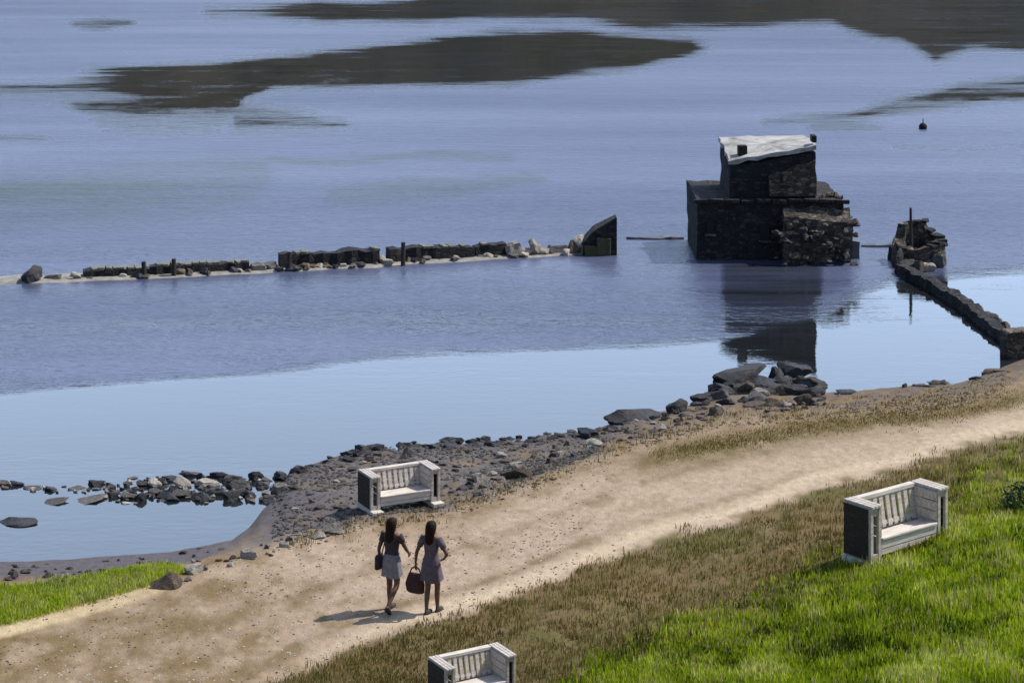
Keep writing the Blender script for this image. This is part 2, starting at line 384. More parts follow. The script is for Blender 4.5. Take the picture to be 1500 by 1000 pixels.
at = me.attributes.new('shoal', 'FLOAT', 'POINT'); at.data.foreach_set('value', reflection_bands(GX, GY, nW).ravel().astype(np.float32))  # mask of the painted reflection bands, no shallow ground here
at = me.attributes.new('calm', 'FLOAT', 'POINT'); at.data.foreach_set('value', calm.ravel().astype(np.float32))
m = N('lake_water')
pos = m.n('ShaderNodeNewGeometry').outputs['Position']
st0 = m.noise(1.0, 5, .65, vec=pos, mapscale=(.06, .45, 1))
sheen = m.n('ShaderNodeMapRange'); sheen.inputs[1].default_value = 52; sheen.inputs[2].default_value = 82; sheen.inputs[3].default_value = .32; sheen.inputs[4].default_value = 0
sp = m.n('ShaderNodeSeparateXYZ'); m.L(pos, sp.inputs[0]); m.L(sp.outputs[1], sheen.inputs[0])
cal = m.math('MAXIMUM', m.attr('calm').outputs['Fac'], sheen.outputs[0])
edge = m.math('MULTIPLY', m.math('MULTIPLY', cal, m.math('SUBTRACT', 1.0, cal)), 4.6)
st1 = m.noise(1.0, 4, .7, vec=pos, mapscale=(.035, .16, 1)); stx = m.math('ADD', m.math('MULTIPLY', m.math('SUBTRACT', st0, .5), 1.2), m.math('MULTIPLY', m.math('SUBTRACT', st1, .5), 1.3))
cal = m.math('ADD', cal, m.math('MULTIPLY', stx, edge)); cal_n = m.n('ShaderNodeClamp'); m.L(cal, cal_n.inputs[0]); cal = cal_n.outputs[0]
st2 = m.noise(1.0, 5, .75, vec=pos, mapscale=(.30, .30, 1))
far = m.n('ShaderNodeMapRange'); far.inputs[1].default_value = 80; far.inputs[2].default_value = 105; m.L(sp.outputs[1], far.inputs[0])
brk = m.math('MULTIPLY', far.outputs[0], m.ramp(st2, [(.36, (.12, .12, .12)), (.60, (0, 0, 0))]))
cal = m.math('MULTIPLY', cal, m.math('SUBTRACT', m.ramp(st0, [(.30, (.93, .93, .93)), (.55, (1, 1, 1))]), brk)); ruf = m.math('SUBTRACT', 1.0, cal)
m.b.inputs['IOR'].default_value = 1.40
streak = m.noise(1.0, 4, .6, vec=pos, mapscale=(.05, .22, 1))
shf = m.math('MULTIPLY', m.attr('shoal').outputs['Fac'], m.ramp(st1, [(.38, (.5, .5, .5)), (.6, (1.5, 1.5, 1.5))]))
body = m.mix(shf, (.080, .097, .180), (.040, .052, .045))  # second colour paints the faint hill reflections
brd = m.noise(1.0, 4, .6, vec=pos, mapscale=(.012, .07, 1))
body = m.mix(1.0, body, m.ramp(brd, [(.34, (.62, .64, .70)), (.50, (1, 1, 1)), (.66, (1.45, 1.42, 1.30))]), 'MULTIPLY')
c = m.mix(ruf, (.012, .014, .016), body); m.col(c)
r = m.math('ADD', .015, m.math('MULTIPLY', ruf, m.math('ADD', .21, m.math('MULTIPLY', streak, .20)))); m.L(r, m.b.inputs['Roughness'])
rip = m.noise(1.0, 3, .6, vec=pos, mapscale=(2.4, 5.0, 1)); rip2 = m.noise(1.0, 2, .5, vec=pos, mapscale=(.5, 1.6, 1))
h = m.math('ADD', rip, rip2)
bs = m.math('ADD', .008, m.math('MULTIPLY', ruf, .42))
m.bump(h, bs, .22)
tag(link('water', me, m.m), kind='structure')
M_water = m.m

# far wooded shore (outside the frame; the still water mirrors it)
hb = MB(); n1, n2 = 150, 26
vs = []
for i in range(n1):
    X = -420 + 900 * i / (n1 - 1)
    crest = 82 + 16 * noise.noise((X * .008, 0, 0)) + 7 * noise.noise((X * .05, 3, 0))
    for j in range(n2):
        t = j / (n2 - 1); Y = 395 + 170 * t + 12 * noise.noise((X * .01, 7, 0))
        z = -1 + (crest + 1) * math.sin(t * math.pi / 2) + 3.0 * noise.noise((X * .09, Y * .09, 0)) * (t > 0)
        vs.append((X, Y, z))
hb.add(vs, [(i*n2+j, (i+1)*n2+j, (i+1)*n2+j+1, i*n2+j+1) for i in range(n1-1) for j in range(n2-1)])
mh = N('far_woodland'); mh.col(mh.ramp(mh.noise(.035, 9, .8), [(.38, (.006, .010, .008)), (.50, (.035, .038, .016)), (.62, (.11, .085, .060))])); mh.rough(1)
mh.bump(mh.noise(.3, 6, .7), 1.0, 3.0)
tag(hb.build('hills', mh.m, smooth=True), kind='structure')

# ---------------------------------------------------------------- stones
M_dark = stone_mat('dark_wet_stone', (.008, .009, .013), (.028, .028, .036), (.075, .068, .068), .5)
M_grey = stone_mat('grey_stone', (.045, .042, .045), (.115, .105, .105), (.24, .22, .21))
M_brown = stone_mat('brown_stone', (.035, .026, .02), (.12, .09, .065), (.25, .2, .15))
M_pale = stone_mat('pale_stone', (.22, .19, .165), (.42, .38, .33), (.60, .56, .50))
MS = dict(dark=M_dark, grey=M_grey, brown=M_brown, pale=M_pale)
def rock_mesh(seed, sub=2):
    bm = bmesh.new(); bmesh.ops.create_icosphere(bm, subdivisions=sub, radius=1)
    r = random.Random(seed); o = Vector((r.uniform(0, 50), r.uniform(0, 50), r.uniform(0, 50)))
    cuts = [Vector((r.gauss(0, 1), r.gauss(0, 1), r.gauss(0, 1))).normalized() for _ in range(13)]; dist = [r.uniform(.38, .80) for _ in cuts]
    for v in bm.verts:
        p = v.co.copy()
        for c_, d_ in zip(cuts, dist):
            k = p.dot(c_)
            if k > d_: p -= c_ * (k - d_)
        p *= 1.12 + .22 * noise.noise(p * 1.7 + o) + .10 * noise.noise(p * 5 + o)
        v.co = p
    me = bpy.data.meshes.new('rock'); bm.to_mesh(me); bm.free(); return me
ROCKS = {k: [rock_mesh(hash_ + 31 * i, 3) for i in range(6)] for hash_, k in enumerate(MS)}
for k, ml in ROCKS.items():
    for me_ in ml: me_.materials.append(MS[k])
def rock(P, sx, sy, sz, kind, label, name='rock', cat='rock', group=None, rz=None, sink=.35):
    o = bpy.data.objects.new(name, random.choice(ROCKS[kind])); COL.objects.link(o)
    o.location = P + Vector((0, 0, sz * (1 - 2 * sink) * .9)); o.scale = (sx, sy, sz)
    o.rotation_euler = (random.uniform(-.18, .18), random.uniform(-.18, .18), random.uniform(-.5, .5) if rz is None else rz)
    return tag(o, label, cat, group)
def merge(objs, name, label, cat):
    bm = bmesh.new(); order = list(MS)
    for o in objs:
        t = o.data.copy(); t.transform(Matrix.LocRotScale(o.location, o.rotation_euler, o.scale)); k = order.index([q for q in order if MS[q] == o.data.materials[0]][0])
        n0 = len(bm.faces); bm.from_mesh(t); bm.faces.ensure_lookup_table()
        for f in bm.faces[n0:]: f.material_index = k
        bpy.data.meshes.remove(t); bpy.data.objects.remove(o)
    me = bpy.data.meshes.new(name); bm.to_mesh(me); bm.free(); o = link(name, me, [MS[k] for k in order])
    return tag(o, label, cat, kind='stuff')
def prock(x, y, w, h, kind, label, group=None, on='ground', rz=None, flat=1.0):
    """x = centre, y = foot of the rock in photo pixels, w,h = its size in photo pixels"""
    P = ground(x, y) if on == 'ground' else wat(x, y)
    if P.z < -.02: P = wat(x, y)
    s = ppm(P); sx = w / s / 2 / .82; sz = h / s / 2 / .8 * flat
    P.y += sx * .3
    return rock(P, sx, sx * random.uniform(.5, .75), sz, kind, label, group=group, rz=rz)

special = [
 (1084,562,74,26,'dark','long black slab jutting into the water at the left of the pile below the tower'),
 (1060,574,40,15,'dark','low black rock at the waterline, lowest and leftmost of the pile below the tower'),
 (1122,566,58,14,'dark','flat dark rock in the middle of the pile below the tower'),
 (1160,556,46,30,'dark','highest boulder of the pile at the water below the tower'),
 (1140,556,24,22,'dark','small upright dark rock leaning on the highest boulder below the tower'),
 (1182,563,26,16,'grey','grey rock at the right shoulder of the pile below the tower'),
 (1112,580,30,14,'pale','pale rock lying in front of the black slabs below the tower'),
 (1146,578,32,14,'brown','dark brown rock in front of the highest boulder below the tower'),
 (1190,580,34,15,'dark','dark rock at the right foot of the pile below the tower'),
 (1150,592,26,12,'pale','pale rock on the path side of the pile below the tower'),
 (1104,594,32,10,'brown','brown flat rock on the path side of the pile below the tower'),
 (1050,606,30,11,'brown','dark brown rock half buried left of the pile below the tower'),
 (1028,588,34,12,'dark','black rock at the waterline just left of the big pile'),
 (990,602,34,18,'dark','black wedge-shaped rock at the waterline between the big pile and the blue-grey slab'),
 (926,614,60,13,'dark','long blue-grey slab of rock lying along the waterline'),
 (905,620,30,9,'dark','thin dark slab under the left end of the blue-grey slab'),
 (862,640,40,12,'dark','flat dark rock at the waterline left of the blue-grey slab'),
 (872,653,30,14,'pale','pale rock beside the path left of the blue-grey slab'),
 (968,628,16,12,'pale','small pale rock lying in tan gravel right of the long slabs'),
 (758,684,28,10,'pale','pinkish pale rock on the stony bank right of the small bench'),
 (756,697,32,14,'brown','dark reddish rock under the pinkish pale one on the stony bank'),
 (722,693,18,12,'pale','small whitish rock on the stony bank'),
 (700,706,20,14,'pale','pale rock at the track edge right of the small bench'),
 (690,714,14,9,'dark','dark small rock beneath the pale rock at the track edge'),
 (736,668,18,10,'pale','pale lilac stone high on the stony bank near the water'),
 (485,780,38,20,'pale','pale rock in brown grass left of the small bench'),
 (466,788,22,12,'pale','smaller pale rock leaning on the pale rock left of the small bench'),
 (362,816,36,15,'pale','pale rock at the track edge above the inlet'),
 (415,800,20,9,'pale','small pale rock between the inlet corner and the two walkers'),
 (284,838,34,14,'pale','pale flat rock just right of the dark boulder at the tip of the grass'),
 (246,860,36,20,'brown','dark brown boulder at the right tip of the green grass wedge'),
 (243,850,13,7,'pale','small pale stone sitting on top of the dark boulder at the grass tip'),
]
for x, y, w, h, k, lab in special: prock(x, y + 2, w * (1.12 if k != 'pale' else .9), h * (1.3 if k != 'pale' else .95), k, lab)

# stones of the low bar in the lagoon mouth
bar = [(408,722,30,14,'pale'),(396,736,22,12,'grey'),(412,702,26,16,'dark'),(386,712,24,10,'grey'),(372,702,26,13,'dark'),(352,716,28,12,'grey'),(366,728,24,12,'dark'),(340,732,34,18,'dark'),(342,706,34,10,'grey'),
 (318,700,34,10,'dark'),(318,724,30,10,'grey'),(300,712,40,9,'pale'),(296,732,32,10,'dark'),(282,698,38,9,'grey'),(270,712,36,9,'pale'),(262,728,30,12,'grey'),(250,704,34,9,'dark'),(246,732,34,11,'dark'),
 (228,712,26,10,'pale'),(226,724,22,10,'grey'),(204,733,22,12,'dark'),(206,712,20,10,'grey'),(184,730,26,9,'grey'),(166,728,20,10,'dark'),(160,714,18,7,'grey'),(140,711,28,10,'dark'),
 (112,716,26,5,'grey'),(76,719,22,6,'dark'),(50,716,30,5,'grey'),(22,712,24,8,'dark'),(2,710,24,6,'grey'),(130,736,60,4,'grey'),(80,738,44,4,'grey')]
for i in range(38):
    x = random.uniform(150, 415); bar.append((x, random.uniform(700, 736) if x > 190 else random.uniform(708, 734), random.uniform(6, 16), random.uniform(4, 9), random.choice(['dark', 'grey', 'dark', 'brown', 'pale'])))
for x, y, w, h, k in bar:
    prock(x, y, w * .88, h * 1.15, k, 'low weathered stone of the half sunken bar across the inlet', 'stones of the bar across the inlet', on='water')
BAR = []
for i in range(130):
    x = random.uniform(-20, 420) if i < 30 else random.uniform(140, 425); y = lerpline([(-20, 713), (150, 718), (420, 716)], x) + random.gauss(0, 3 if x < 150 else 9)
    BAR.append(prock(x, y, random.uniform(5, 14), random.uniform(3, 6), random.choice(['grey', 'dark', 'brown', 'pale', 'grey']), 'x', on='water'))
merge(BAR, 'bar_stones', 'small broken stones filling the half sunken bar across the inlet', 'stones')
prock(22, 768, 46, 10, 'dark', 'flat black rock alone in the inlet at the left edge of the photo', on='water')
for x, y, w in ((20,846,18),(70,846,16),(34,838,14),(92,856,14),(118,850,12),(12,850,12)):
    prock(x, y, w, w * .6, 'brown', 'small dark stone on the mud strip above the green grass', 'small stones on the mud strip')

for i in range(20):
    x = random.uniform(1048, 1205); t = abs(x - 1135) / 75
    prock(x, random.uniform(562 + 6 * t, 596), random.uniform(18, 42), random.uniform(10, 22), random.choice(['dark', 'dark', 'dark', 'brown', 'grey']), 'jumbled dark stone in the rock pile at the water below the tower', 'jumbled stones of the rock pile below the tower')
# waterline boulders and stones scattered on the bank
for i in range(118):
    x = random.uniform(425, 1050); sh = lerpline(SHORE, x)
    w = random.choice([random.uniform(6, 14), random.uniform(8, 24)]) * (1.1 if x < 800 else .85); h = w * random.uniform(.28, .5)
    prock(x, sh + random.uniform(-3, 11), w, h, random.choice(['dark', 'dark', 'dark', 'grey']), 'dark wet stone in the line along the water edge', 'dark stones along the waterline')
LOOSE = []
for i in range(230):
    x = random.choice([random.uniform(430, 860), random.uniform(430, 760), random.uniform(860, 1230)]); sh, bk = lerpline(SHORE, x), lerpline(BANK, x)
    y = random.uniform(sh + 8, bk + 4)
    if 505 < x < 650 and y > 690: continue
    w = random.uniform(6, 16) * (1 if x < 860 else .8)
    LOOSE.append(0); LOOSE[-1] = prock(x, y, w, w * random.uniform(.35, .7), random.choice(['grey', 'grey', 'brown', 'pale', 'dark', 'brown']), 'small loose stone on the rubble bank between water and track', 'loose stones on the rubble bank')
for i in range(11):
    x = random.uniform(1215, 1470); prock(x, lerpline(SHORE, x) + random.uniform(0, 5), random.uniform(10, 34), random.uniform(4, 9), random.choice(['grey', 'dark', 'brown']), 'low stone at the water edge right of the rock pile', 'low stones at the water edge on the right')
for i in range(26):
    x = random.uniform(270, 520); bk, pf = lerpline(BANK, x), lerpline(PFAR, x)
    LOOSE.append(0); LOOSE[-1] = prock(x, random.uniform(bk + 3, pf + 10), random.uniform(5, 13), random.uniform(3, 7), random.choice(['pale', 'brown', 'grey']), 'small stone on the track shoulder above the inlet', 'small stones on the track shoulder')

for i in range(60):
    x = random.uniform(-30, 330); LOOSE.append(prock(x, lerpline(SHORE, x) + random.uniform(4, 34), random.uniform(4, 11), random.uniform(2.5, 6), random.choice(['brown', 'grey', 'dark', 'brown']), 'x'))
merge(LOOSE, 'loose_stones', 'loose stones strewn over the rubble bank and mud between water and track', 'stones')
# fine rubble too small to count
def scatter(name, n, fn, size, mat, seed):
    r = random.Random(seed); base = bmesh.new(); bmesh.ops.create_icosphere(base, subdivisions=1, radius=1)
    bv = [v.co.copy() for v in base.verts]; bf = [[v.index for v in f.verts] for f in base.faces]; base.free()
    mb = MB()
    for i in range(n):
        while True:
            x, y = fn(r); P = ground(x, y)
            if r.random() < .12 + 1.3 * max(0, noise.noise((P.x * .7, P.y * .5, seed)) + .15): break
        s = size * r.uniform(.4, 1.3); e = Euler((r.uniform(0, 6), r.uniform(0, 6), r.uniform(0, 6))).to_matrix()
        sc = Vector((r.uniform(.7, 1.3), r.uniform(.7, 1.2), r.uniform(.4, .8)))
        mb.add([P + Vector(((e @ v).x * s * sc.x, (e @ v).y * s * sc.y, (e @ v).z * s * sc.z)) for v in bv], bf)
    return tag(mb.build(name, mat), kind='stuff')
def inband(L1, L2, x0, x1):
    def f(r):
        x = r.uniform(x0, x1); a, b = lerpline(L1, x), lerpline(L2, x); return x, a + (b - a) * r.random()
    return f
tag(scatter('rubble', 2600, inband(SHORE, offs(BANK, 6), 400, 880), .045, M_grey, 1), 'loose grey rubble covering the bank between water and track', 'rubble')
tag(scatter('brown_rubble', 1500, inband(offs(SHORE, 6), offs(PFAR, 12), 400, 1480), .04, M_brown, 2), 'brown stone litter strewn over the bank and the track shoulder', 'rubble')
tag(scatter('pale_pebbles', 1500, inband(PFAR, PNEAR, -50, 1500), .018, M_pale, 3), 'pale pebbles strewn over the gravel track', 'pebbles')
tag(scatter('brown_pebbles', 1500, inband(offs(PFAR, -10), PNEAR, -50, 900), .020, M_brown, 5), 'brown pebbles strewn over the left half of the track', 'pebbles')

# ---------------------------------------------------------------- masonry in the water
M_mas = masonry_mat('dark_masonry', (.010, .010, .014), (.032, .030, .034), (.085, .075, .068))
M_masb = masonry_mat('brown_masonry', (.035, .028, .026), (.15, .122, .10), (.38, .32, .27))
M_cope = simple('pale_coping', (.10, .10, .085), (.24, .23, .19), 5, .9, .6, .02)
M_conc = simple('weathered_concrete', (.13, .125, .12), (.42, .41, .395), 1.6, .9, .8, .03, c3=(.50, .49, .475))
M_black = simple('black_opening', (.006, .006, .008), (.014, .013, .014), 6)
M_wood = simple('old_dark_timber', (.012, .011, .012), (.045, .040, .036), 10, .85, .5, .01, mapscale=(3, 3, .6))
def wall_run(name, pts, width, h0, h1, mat, cope, label, n=None, seed=0, parent=None, cat='wall', rag=.045):
    """ruined wall along world points pts with an uneven crest"""
    r = random.Random(seed); L = [(pts[i+1] - pts[i]).length for i in range(len(pts)-1)]; tot = sum(L); n = n or max(4, int(tot / .22))
    mb = MB(); rows = []
    for i in range(n + 1):
        d = tot * i / n; k = 0
        while k < len(L) - 1 and d > L[k]: d -= L[k]; k += 1
        p = pts[k].lerp(pts[k+1], min(1, d / L[k])); t = (pts[k+1] - pts[k]).normalized(); s = Vector((-t.y, t.x, 0))
        h = (h0 + (h1 - h0) * i / n) * (1 + rag * 4 * noise.fractal((i * .35 + seed * 7, seed, 0), .8, 2, 3)) + r.uniform(-rag, rag) * .6; w = width / 2 * r.uniform(.88, 1.1); o = r.uniform(-.04, .04)
        rows.append([p - s * (w + .07 - o) + Vector((0, 0, -.5)), p - s * (w - o) + Vector((0, 0, h * .55)), p - s * (w * .93 - o) + Vector((0, 0, h)), p + s * (w * .93 + o) + Vector((0, 0, h + r.uniform(-.04, .04))), p + s * (w + o) + Vector((0, 0, h * .55)), p + s * (w + .07 + o) + Vector((0, 0, -.5))])
    vs = [v for a in rows for v in a]
    fs = [(i*6+k, (i+1)*6+k, (i+1)*6+k+1, i*6+k+1) for i in range(n) for k in range(5)] + [(0,1,2,3,4,5), tuple(n*6 + k for k in (5,4,3,2,1,0))]
    mb.add(vs, fs); root = mb.build(name, mat, parent)
    if label: tag(root, label, cat)
    if cope:
        cb = MB()
        for i in range(n):
            if r.random() < cope:
                a, b = rows[i], rows[i+1]; c_ = (a[2] + a[3] + b[2] + b[3]) / 4 + Vector((0, 0, .02))
                t = (b[2] - a[2]); cb.box(c_, (t.length * .86, width * r.uniform(.7, 1.0), .09), (0, 0, math.atan2(t.y, t.x) + r.uniform(-.1, .1)), .015)
        if cb.v: cb.build('coping', M_cope, root, bevel=.012)
    return root
def wl(x): return lerpline([(-60,414),(0,411),(120,407),(250,401),(365,396),(408,393),(555,386),(570,384),(740,374),(850,368),(900,369)], x)
def wp(x, dy=0): return wat(x, wl(x) + dy)
wall_run('ruined_wall', [wp(122), wp(240), wp(364)], .55, .27, .30, M_mas, .8, 'long low broken wall in the water with pale coping, leftmost stretch of the line', seed=1)
wall_run('ruined_wall', [wp(409), wp(480), wp(554)], .55, .48, .47, M_mas, .25, 'dark straight stretch of broken wall in the water, middle one of the line', seed=2)
wall_run('ruined_wall', [wp(568), wp(655), wp(692)], .55, .48, .38, M_mas, .3, 'dark stretch of broken wall in the water right of the middle one, sloping down to the right', seed=3)
wall_run('ruined_wall', [wp(694), wp(740)], .5, .40, .44, M_mas, .15, 'short dark stub of wall in the water next to the pale stones', seed=4)
def post(x, ybase, top_y, name='post', r=.05, label=None, lean=0, at=None):
    P = at or wat(x, ybase); s = ppm(P); h = (ybase - top_y) / s
    return P, h
for x, yb, yt, lab in ((215,404,380,'short black timber post in the leftmost stretch of water wall, left of its pair'),(258,402,376,'black timber post rising from the leftmost stretch of water wall, right of its pair'),(591,386,352,'black timber post standing at the wall stretch right of the middle one'),(424,394,366,'thick dark post at the left end of the middle wall stretch')):
    P, h = post(x, yb, yt); P.y -= .36
    o = MB().tube((0, 0, -.4), (random.uniform(-.04, .04), 0, h), .085, .07, 9).build('timber_post', M_wood); o.location = P; tag(o, lab, 'post')
rock(wp(45, 3), .46, .4, .34, 'dark', 'round black boulder in the water at the left end of the wall line', sink=.25)
# low pale bar the wall stands on
bmw = MB(); vs = []; nn = 90
for i in range(nn):
    x = -300 + (868 + 300) * i / (nn - 1); c_ = wp(max(x, -60), 0) if x > -60 else wat(x, 414 + (-60 - x) * .05)
    for k, (dy, z) in enumerate(((-1.0, -.12), (-.55, .045), (0, .08), (.55, .05), (1.0, -.12))):
        f = 1 + .35 * noise.noise((c_.x * .8, k * 3, 0)); vs.append((c_.x, c_.y + dy * f, z + .05 * noise.noise((c_.x * 1.3, k * 5., 7))))
bmw.add(vs, [(i*5+k, (i+1)*5+k, (i+1)*5+k+1, i*5+k+1) for i in range(nn-1) for k in range(4)])
tag(bmw.build('shoal', simple('shoal_gravel', (.16, .15, .14), (.36, .34, .31), 3, .9, .6, .04), smooth=True), kind='structure')
for x, w, h, k in ((78,22,9,'grey'),(100,24,7,'pale'),(112,14,12,'pale'),(376,26,13,'pale'),(394,24,15,'grey'),(562,12,15,'pale'),(752,26,20,'pale'),(770,24,16,'pale'),(784,18,24,'pale'),(796,22,12,'pale'),(806,12,14,'dark'),(822,26,14,'grey'),(838,22,20,'brown'),(850,22,24,'pale'),(842,18,12,'brown')):
    P = wp(x, 2); s = ppm(P); rock(P, w / s / 2 / .8, .26, h / s / 2 / .75, k, 'weathered stone fallen in the gaps of the water wall', group='stones in the gaps of the water wall', sink=.25)
FOOT = []
for i in range(55):
    x = random.choice([random.uniform(118, 368), random.uniform(405, 560), random.uniform(565, 860)]); q = wp(x); q.y -= random.uniform(.30, .62); q.z = .02; sz = random.uniform(.07, .19)
    FOOT.append(0); FOOT[-1] = rock(q, sz * 1.3, sz, sz * .9, random.choice(['grey', 'dark', 'pale', 'brown', 'brown']), 'small stone tumbled at the foot of the water wall', group='small stones along the foot of the water wall', sink=.3)
merge(FOOT, 'wall_rubble', 'small stones tumbled along the foot of the water wall', 'stones')
# end pier of the wall line
P = wat(878, 371); pr = empty('wall_pier', P); tag(pr, 'wedge shaped dark pier with mossy foot at the right end of the water wall', 'pier')
s = ppm(P); a = 50 / s; hh = 56 / s
MB().add([(-a/2,-.4,-.4),(a/2,-.4,-.4),(a/2,.45,-.4),(-a/2,.45,-.4),(-a/2,-.4,.42),(a/2,-.4,hh),(a/2,.45,hh*.97),(-a/2,.45,.46),(-a*.15,-.4,.85),(-a*.15,.45,.9)],
  [(0,1,5,8,4),(1,2,6,5),(2,3,7,9,6),(3,0,4,7),(4,8,9,7),(8,5,6,9)]).build('masonry', M_mas, pr, bevel=.03)
mo = MB(); mo.box((.14, -.46, .30), (.5, .10, .62), (0, 0, .05), .04); mo.box((-.3, -.45, .14), (.42, .12, .34), (0, 0, 0), .04); mo.build('mossy_facing', simple('moss', (.035, .035, .02), (.085, .08, .04), 6), pr, bevel=.02)
# thin sunken wall between pier and tower and to the right of the tower
M_sunk = simple('sunken_stone', (.06, .07, .09), (.13, .14, .17), 4, .7)
for (xa, xb, y, lab) in ((918, 1000, 349, 'thin line of sunken masonry barely above water between pier and tower'), (1262, 1312, 360, 'thin line of sunken masonry between tower and round ruin')):
    wall_run('sunken_wall', [wat(xa, y), wat((xa + xb) / 2, y + 1), wat(xb, y)], .35, .06, .08, M_sunk, 0, lab, seed=int(xa), rag=.03)

# ---------------------------------------------------------------- the tower ruin
T0 = wat(1125, 381); TR = empty('ruined_tower', (T0.x, T0.y, 0)); tag(TR, 'dark two-tiered stone tower standing in the lake with a pale sagging roof slab', 'tower')
s = ppm(T0)      # ~43 px per metre
def tx(x): return (x - 1125) / s
def ragged_block(name, x0, x1, y0, y1, z0, corners, mat, parent, nx=14, nz=9, bev=0, amp=.05, seed=0):
    """box with uneven faces; corners = top heights (near-left, near-right, far-right, far-left)"""
    bm = bmesh.new(); vs = {}
    def top(u, v): return (corners[0]*(1-u)*(1-v) + corners[1]*u*(1-v) + corners[2]*u*v + corners[3]*(1-u)*v)
    def vert(u, v, w):
        k = (round(u, 4), round(v, 4), round(w, 4))
        if k not in vs:
            p = Vector((x0 + (x1-x0)*u, y0 + (y1-y0)*v, z0 + (top(u, v)-z0)*w))
            q = p * 2.3 + Vector((seed, seed, 0)); p += Vector((noise.noise(q), noise.noise(q + Vector((9, 0, 0))), noise.noise(q + Vector((0, 9, 0))) * (1 if w > .95 else .3))) * amp
            vs[k] = bm.verts.new(p)
        return vs[k]
    U = [i / nx for i in range(nx + 1)]; Wz = [i / nz for i in range(nz + 1)]
    for i in range(nx):
        for j in range(nz):
            for v in (0, 1): bm.faces.new([vert(U[i], v, Wz[j]), vert(U[i+1], v, Wz[j]), vert(U[i+1], v, Wz[j+1]), vert(U[i], v, Wz[j+1])][::(1 if v == 0 else -1)])
            for u in (0, 1): bm.faces.new([vert(u, U[i], Wz[j]), vert(u, U[i+1], Wz[j]), vert(u, U[i+1], Wz[j+1]), vert(u, U[i], Wz[j+1])][::(-1 if u == 0 else 1)])
        for j in range(nx): bm.faces.new([vert(U[i], U[j], 1), vert(U[i+1], U[j], 1), vert(U[i+1], U[j+1], 1), vert(U[i], U[j+1], 1)])
    me = bpy.data.meshes.new(name); bm.to_mesh(me); bm.free(); return link(name, me, mat, parent)
ragged_block('lower_block', tx(1021), tx(1236), 0, 3.9, -1, (2.02, 2.0, 2.05, 2.1), M_mas, TR, seed=3)
ragged_block('upper_tower', tx(1070), tx(1197), .35, 3.2, 1.95, (3.05, 3.56, 3.50, 3.42), M_mas, TR, seed=8, amp=.05)
# roof slab: uneven quad with thickness, overhanging a little
rq = [(tx(1068), .27, 3.26), (tx(1199), .27, 3.80), (tx(1199), 3.3, 3.80), (tx(1068), 3.3, 3.70)]
mb = MB(); rim = []
for e in range(4):
    A_, B_ = Vector(rq[e]), Vector(rq[(e + 1) % 4]); nrm = Vector((B_.y - A_.y, A_.x - B_.x, 0)).normalized()
    for k in range(9): rim.append(A_.lerp(B_, k / 9) + nrm * random.uniform(-.09, .03) + Vector((0, 0, random.uniform(-.025, .025))))
cen = sum(rim, Vector()) / len(rim); nR = len(rim); inner = [p.lerp(cen, .5) + Vector((0, 0, random.uniform(-.03, .03))) for p in rim]
V_ = rim + inner + [cen] + [p - Vector((0, 0, random.uniform(.10, .18))) for p in rim]
mb.add(V_, [(k, (k+1) % nR, nR + (k+1) % nR, nR + k) for k in range(nR)] + [(nR + k, nR + (k+1) % nR, 2*nR) for k in range(nR)] + [((k+1) % nR, k, 2*nR + 1 + k, 2*nR + 1 + (k+1) % nR) for k in range(nR)] + [tuple(2*nR + 1 + k for k in range(nR))[::-1]])
mb.build('roof_slab', M_conc, TR)
h = MB(); h.box((tx(1092), .95, 3.52), (.30, .28, .40), (0, 0, .1)); h.build('hatch', M_black, TR, bevel=.02)
h = MB(); h.box((tx(1196), .7, 3.98), (.16, .5, .24)); h.build('parapet_stone', M_mas, TR, bevel=.02)
# window slots and ledges on the faces turned to the shore
for (x, z, w_, h_) in ((1120, .95, .30, .55), (1040, 1.15, .22, .5), (1150, 2.75, .26, .42)):
    yy = -.004 if z < 2 else .30
    w = MB(); w.box((tx(x), yy - .02, z), (w_, .12, h_)); o = w.build('window', M_black, TR, bevel=.01)
    l = MB(); l.box((tx(x), yy - .05, z - h_ / 2 - .05), (w_ + .14, .16, .08), j=.01); l.build('sill', M_masb, o, bevel=.01)
lg = MB()
for i in range(10): lg.box((tx(1026) + .42 * i * 1.25, -.05, 1.98 + random.uniform(-.02, .02)), (.46, .22, .12), (0, 0, random.uniform(-.04, .04)), .02)
lg.build('ledge', M_mas, TR, bevel=.015)
bt = ragged_block('buttress', tx(1146), tx(1244), -.55, .02, -1, (1.55, 1.30, 1.75, 1.8), M_masb, TR, seed=13, amp=.10)
up = ragged_block('broken_facing', tx(1128), tx(1197), .22, .37, 2.1, (2.75, 3.30, 3.32, 2.8), M_masb, TR, seed=17, amp=.05)
rr = random.Random(11)
for i in range(64):
    x = rr.uniform(1130, 1250); t = (x - 1130) / 120
    z = rr.uniform(0, 1.75) * (1 - .15 * t); y0 = T0.y - .62 - rr.uniform(0, .5) * (1 - z / 2)
    sz = rr.uniform(.06, .17)
    rock(Vector((T0.x + tx(x), y0 + (.5 if z > 1.4 else 0), z)), sz * 1.2, sz, sz * .8, rr.choice(['brown', 'brown', 'grey', 'dark', 'dark']), 'rough stone in the tumbled heap against the right side of the tower', 'fallen_stone', 'stone', 'fallen stones heaped against the tower', sink=.5)
for i in range(8):
    x = rr.uniform(1205, 1238); sz = rr.uniform(.08, .16)
    rock(Vector((T0.x + tx(x), T0.y + rr.uniform(.2, 1.2), 2.02)), sz, sz, sz * .8, 'brown', 'small stone lying on the right shoulder of the tower', 'fallen_stone', 'stone', 'stones on the right shoulder of the tower')
o = ragged_block('masonry_block', -.22, .22, -.25, .25, -.3, (.62, .58, .6, .64), M_sunk, None, 4, 4, amp=.03); o.location = wat(1248, 377); tag(o, 'small blue-grey masonry block in the water at the right foot of the tower', 'block')

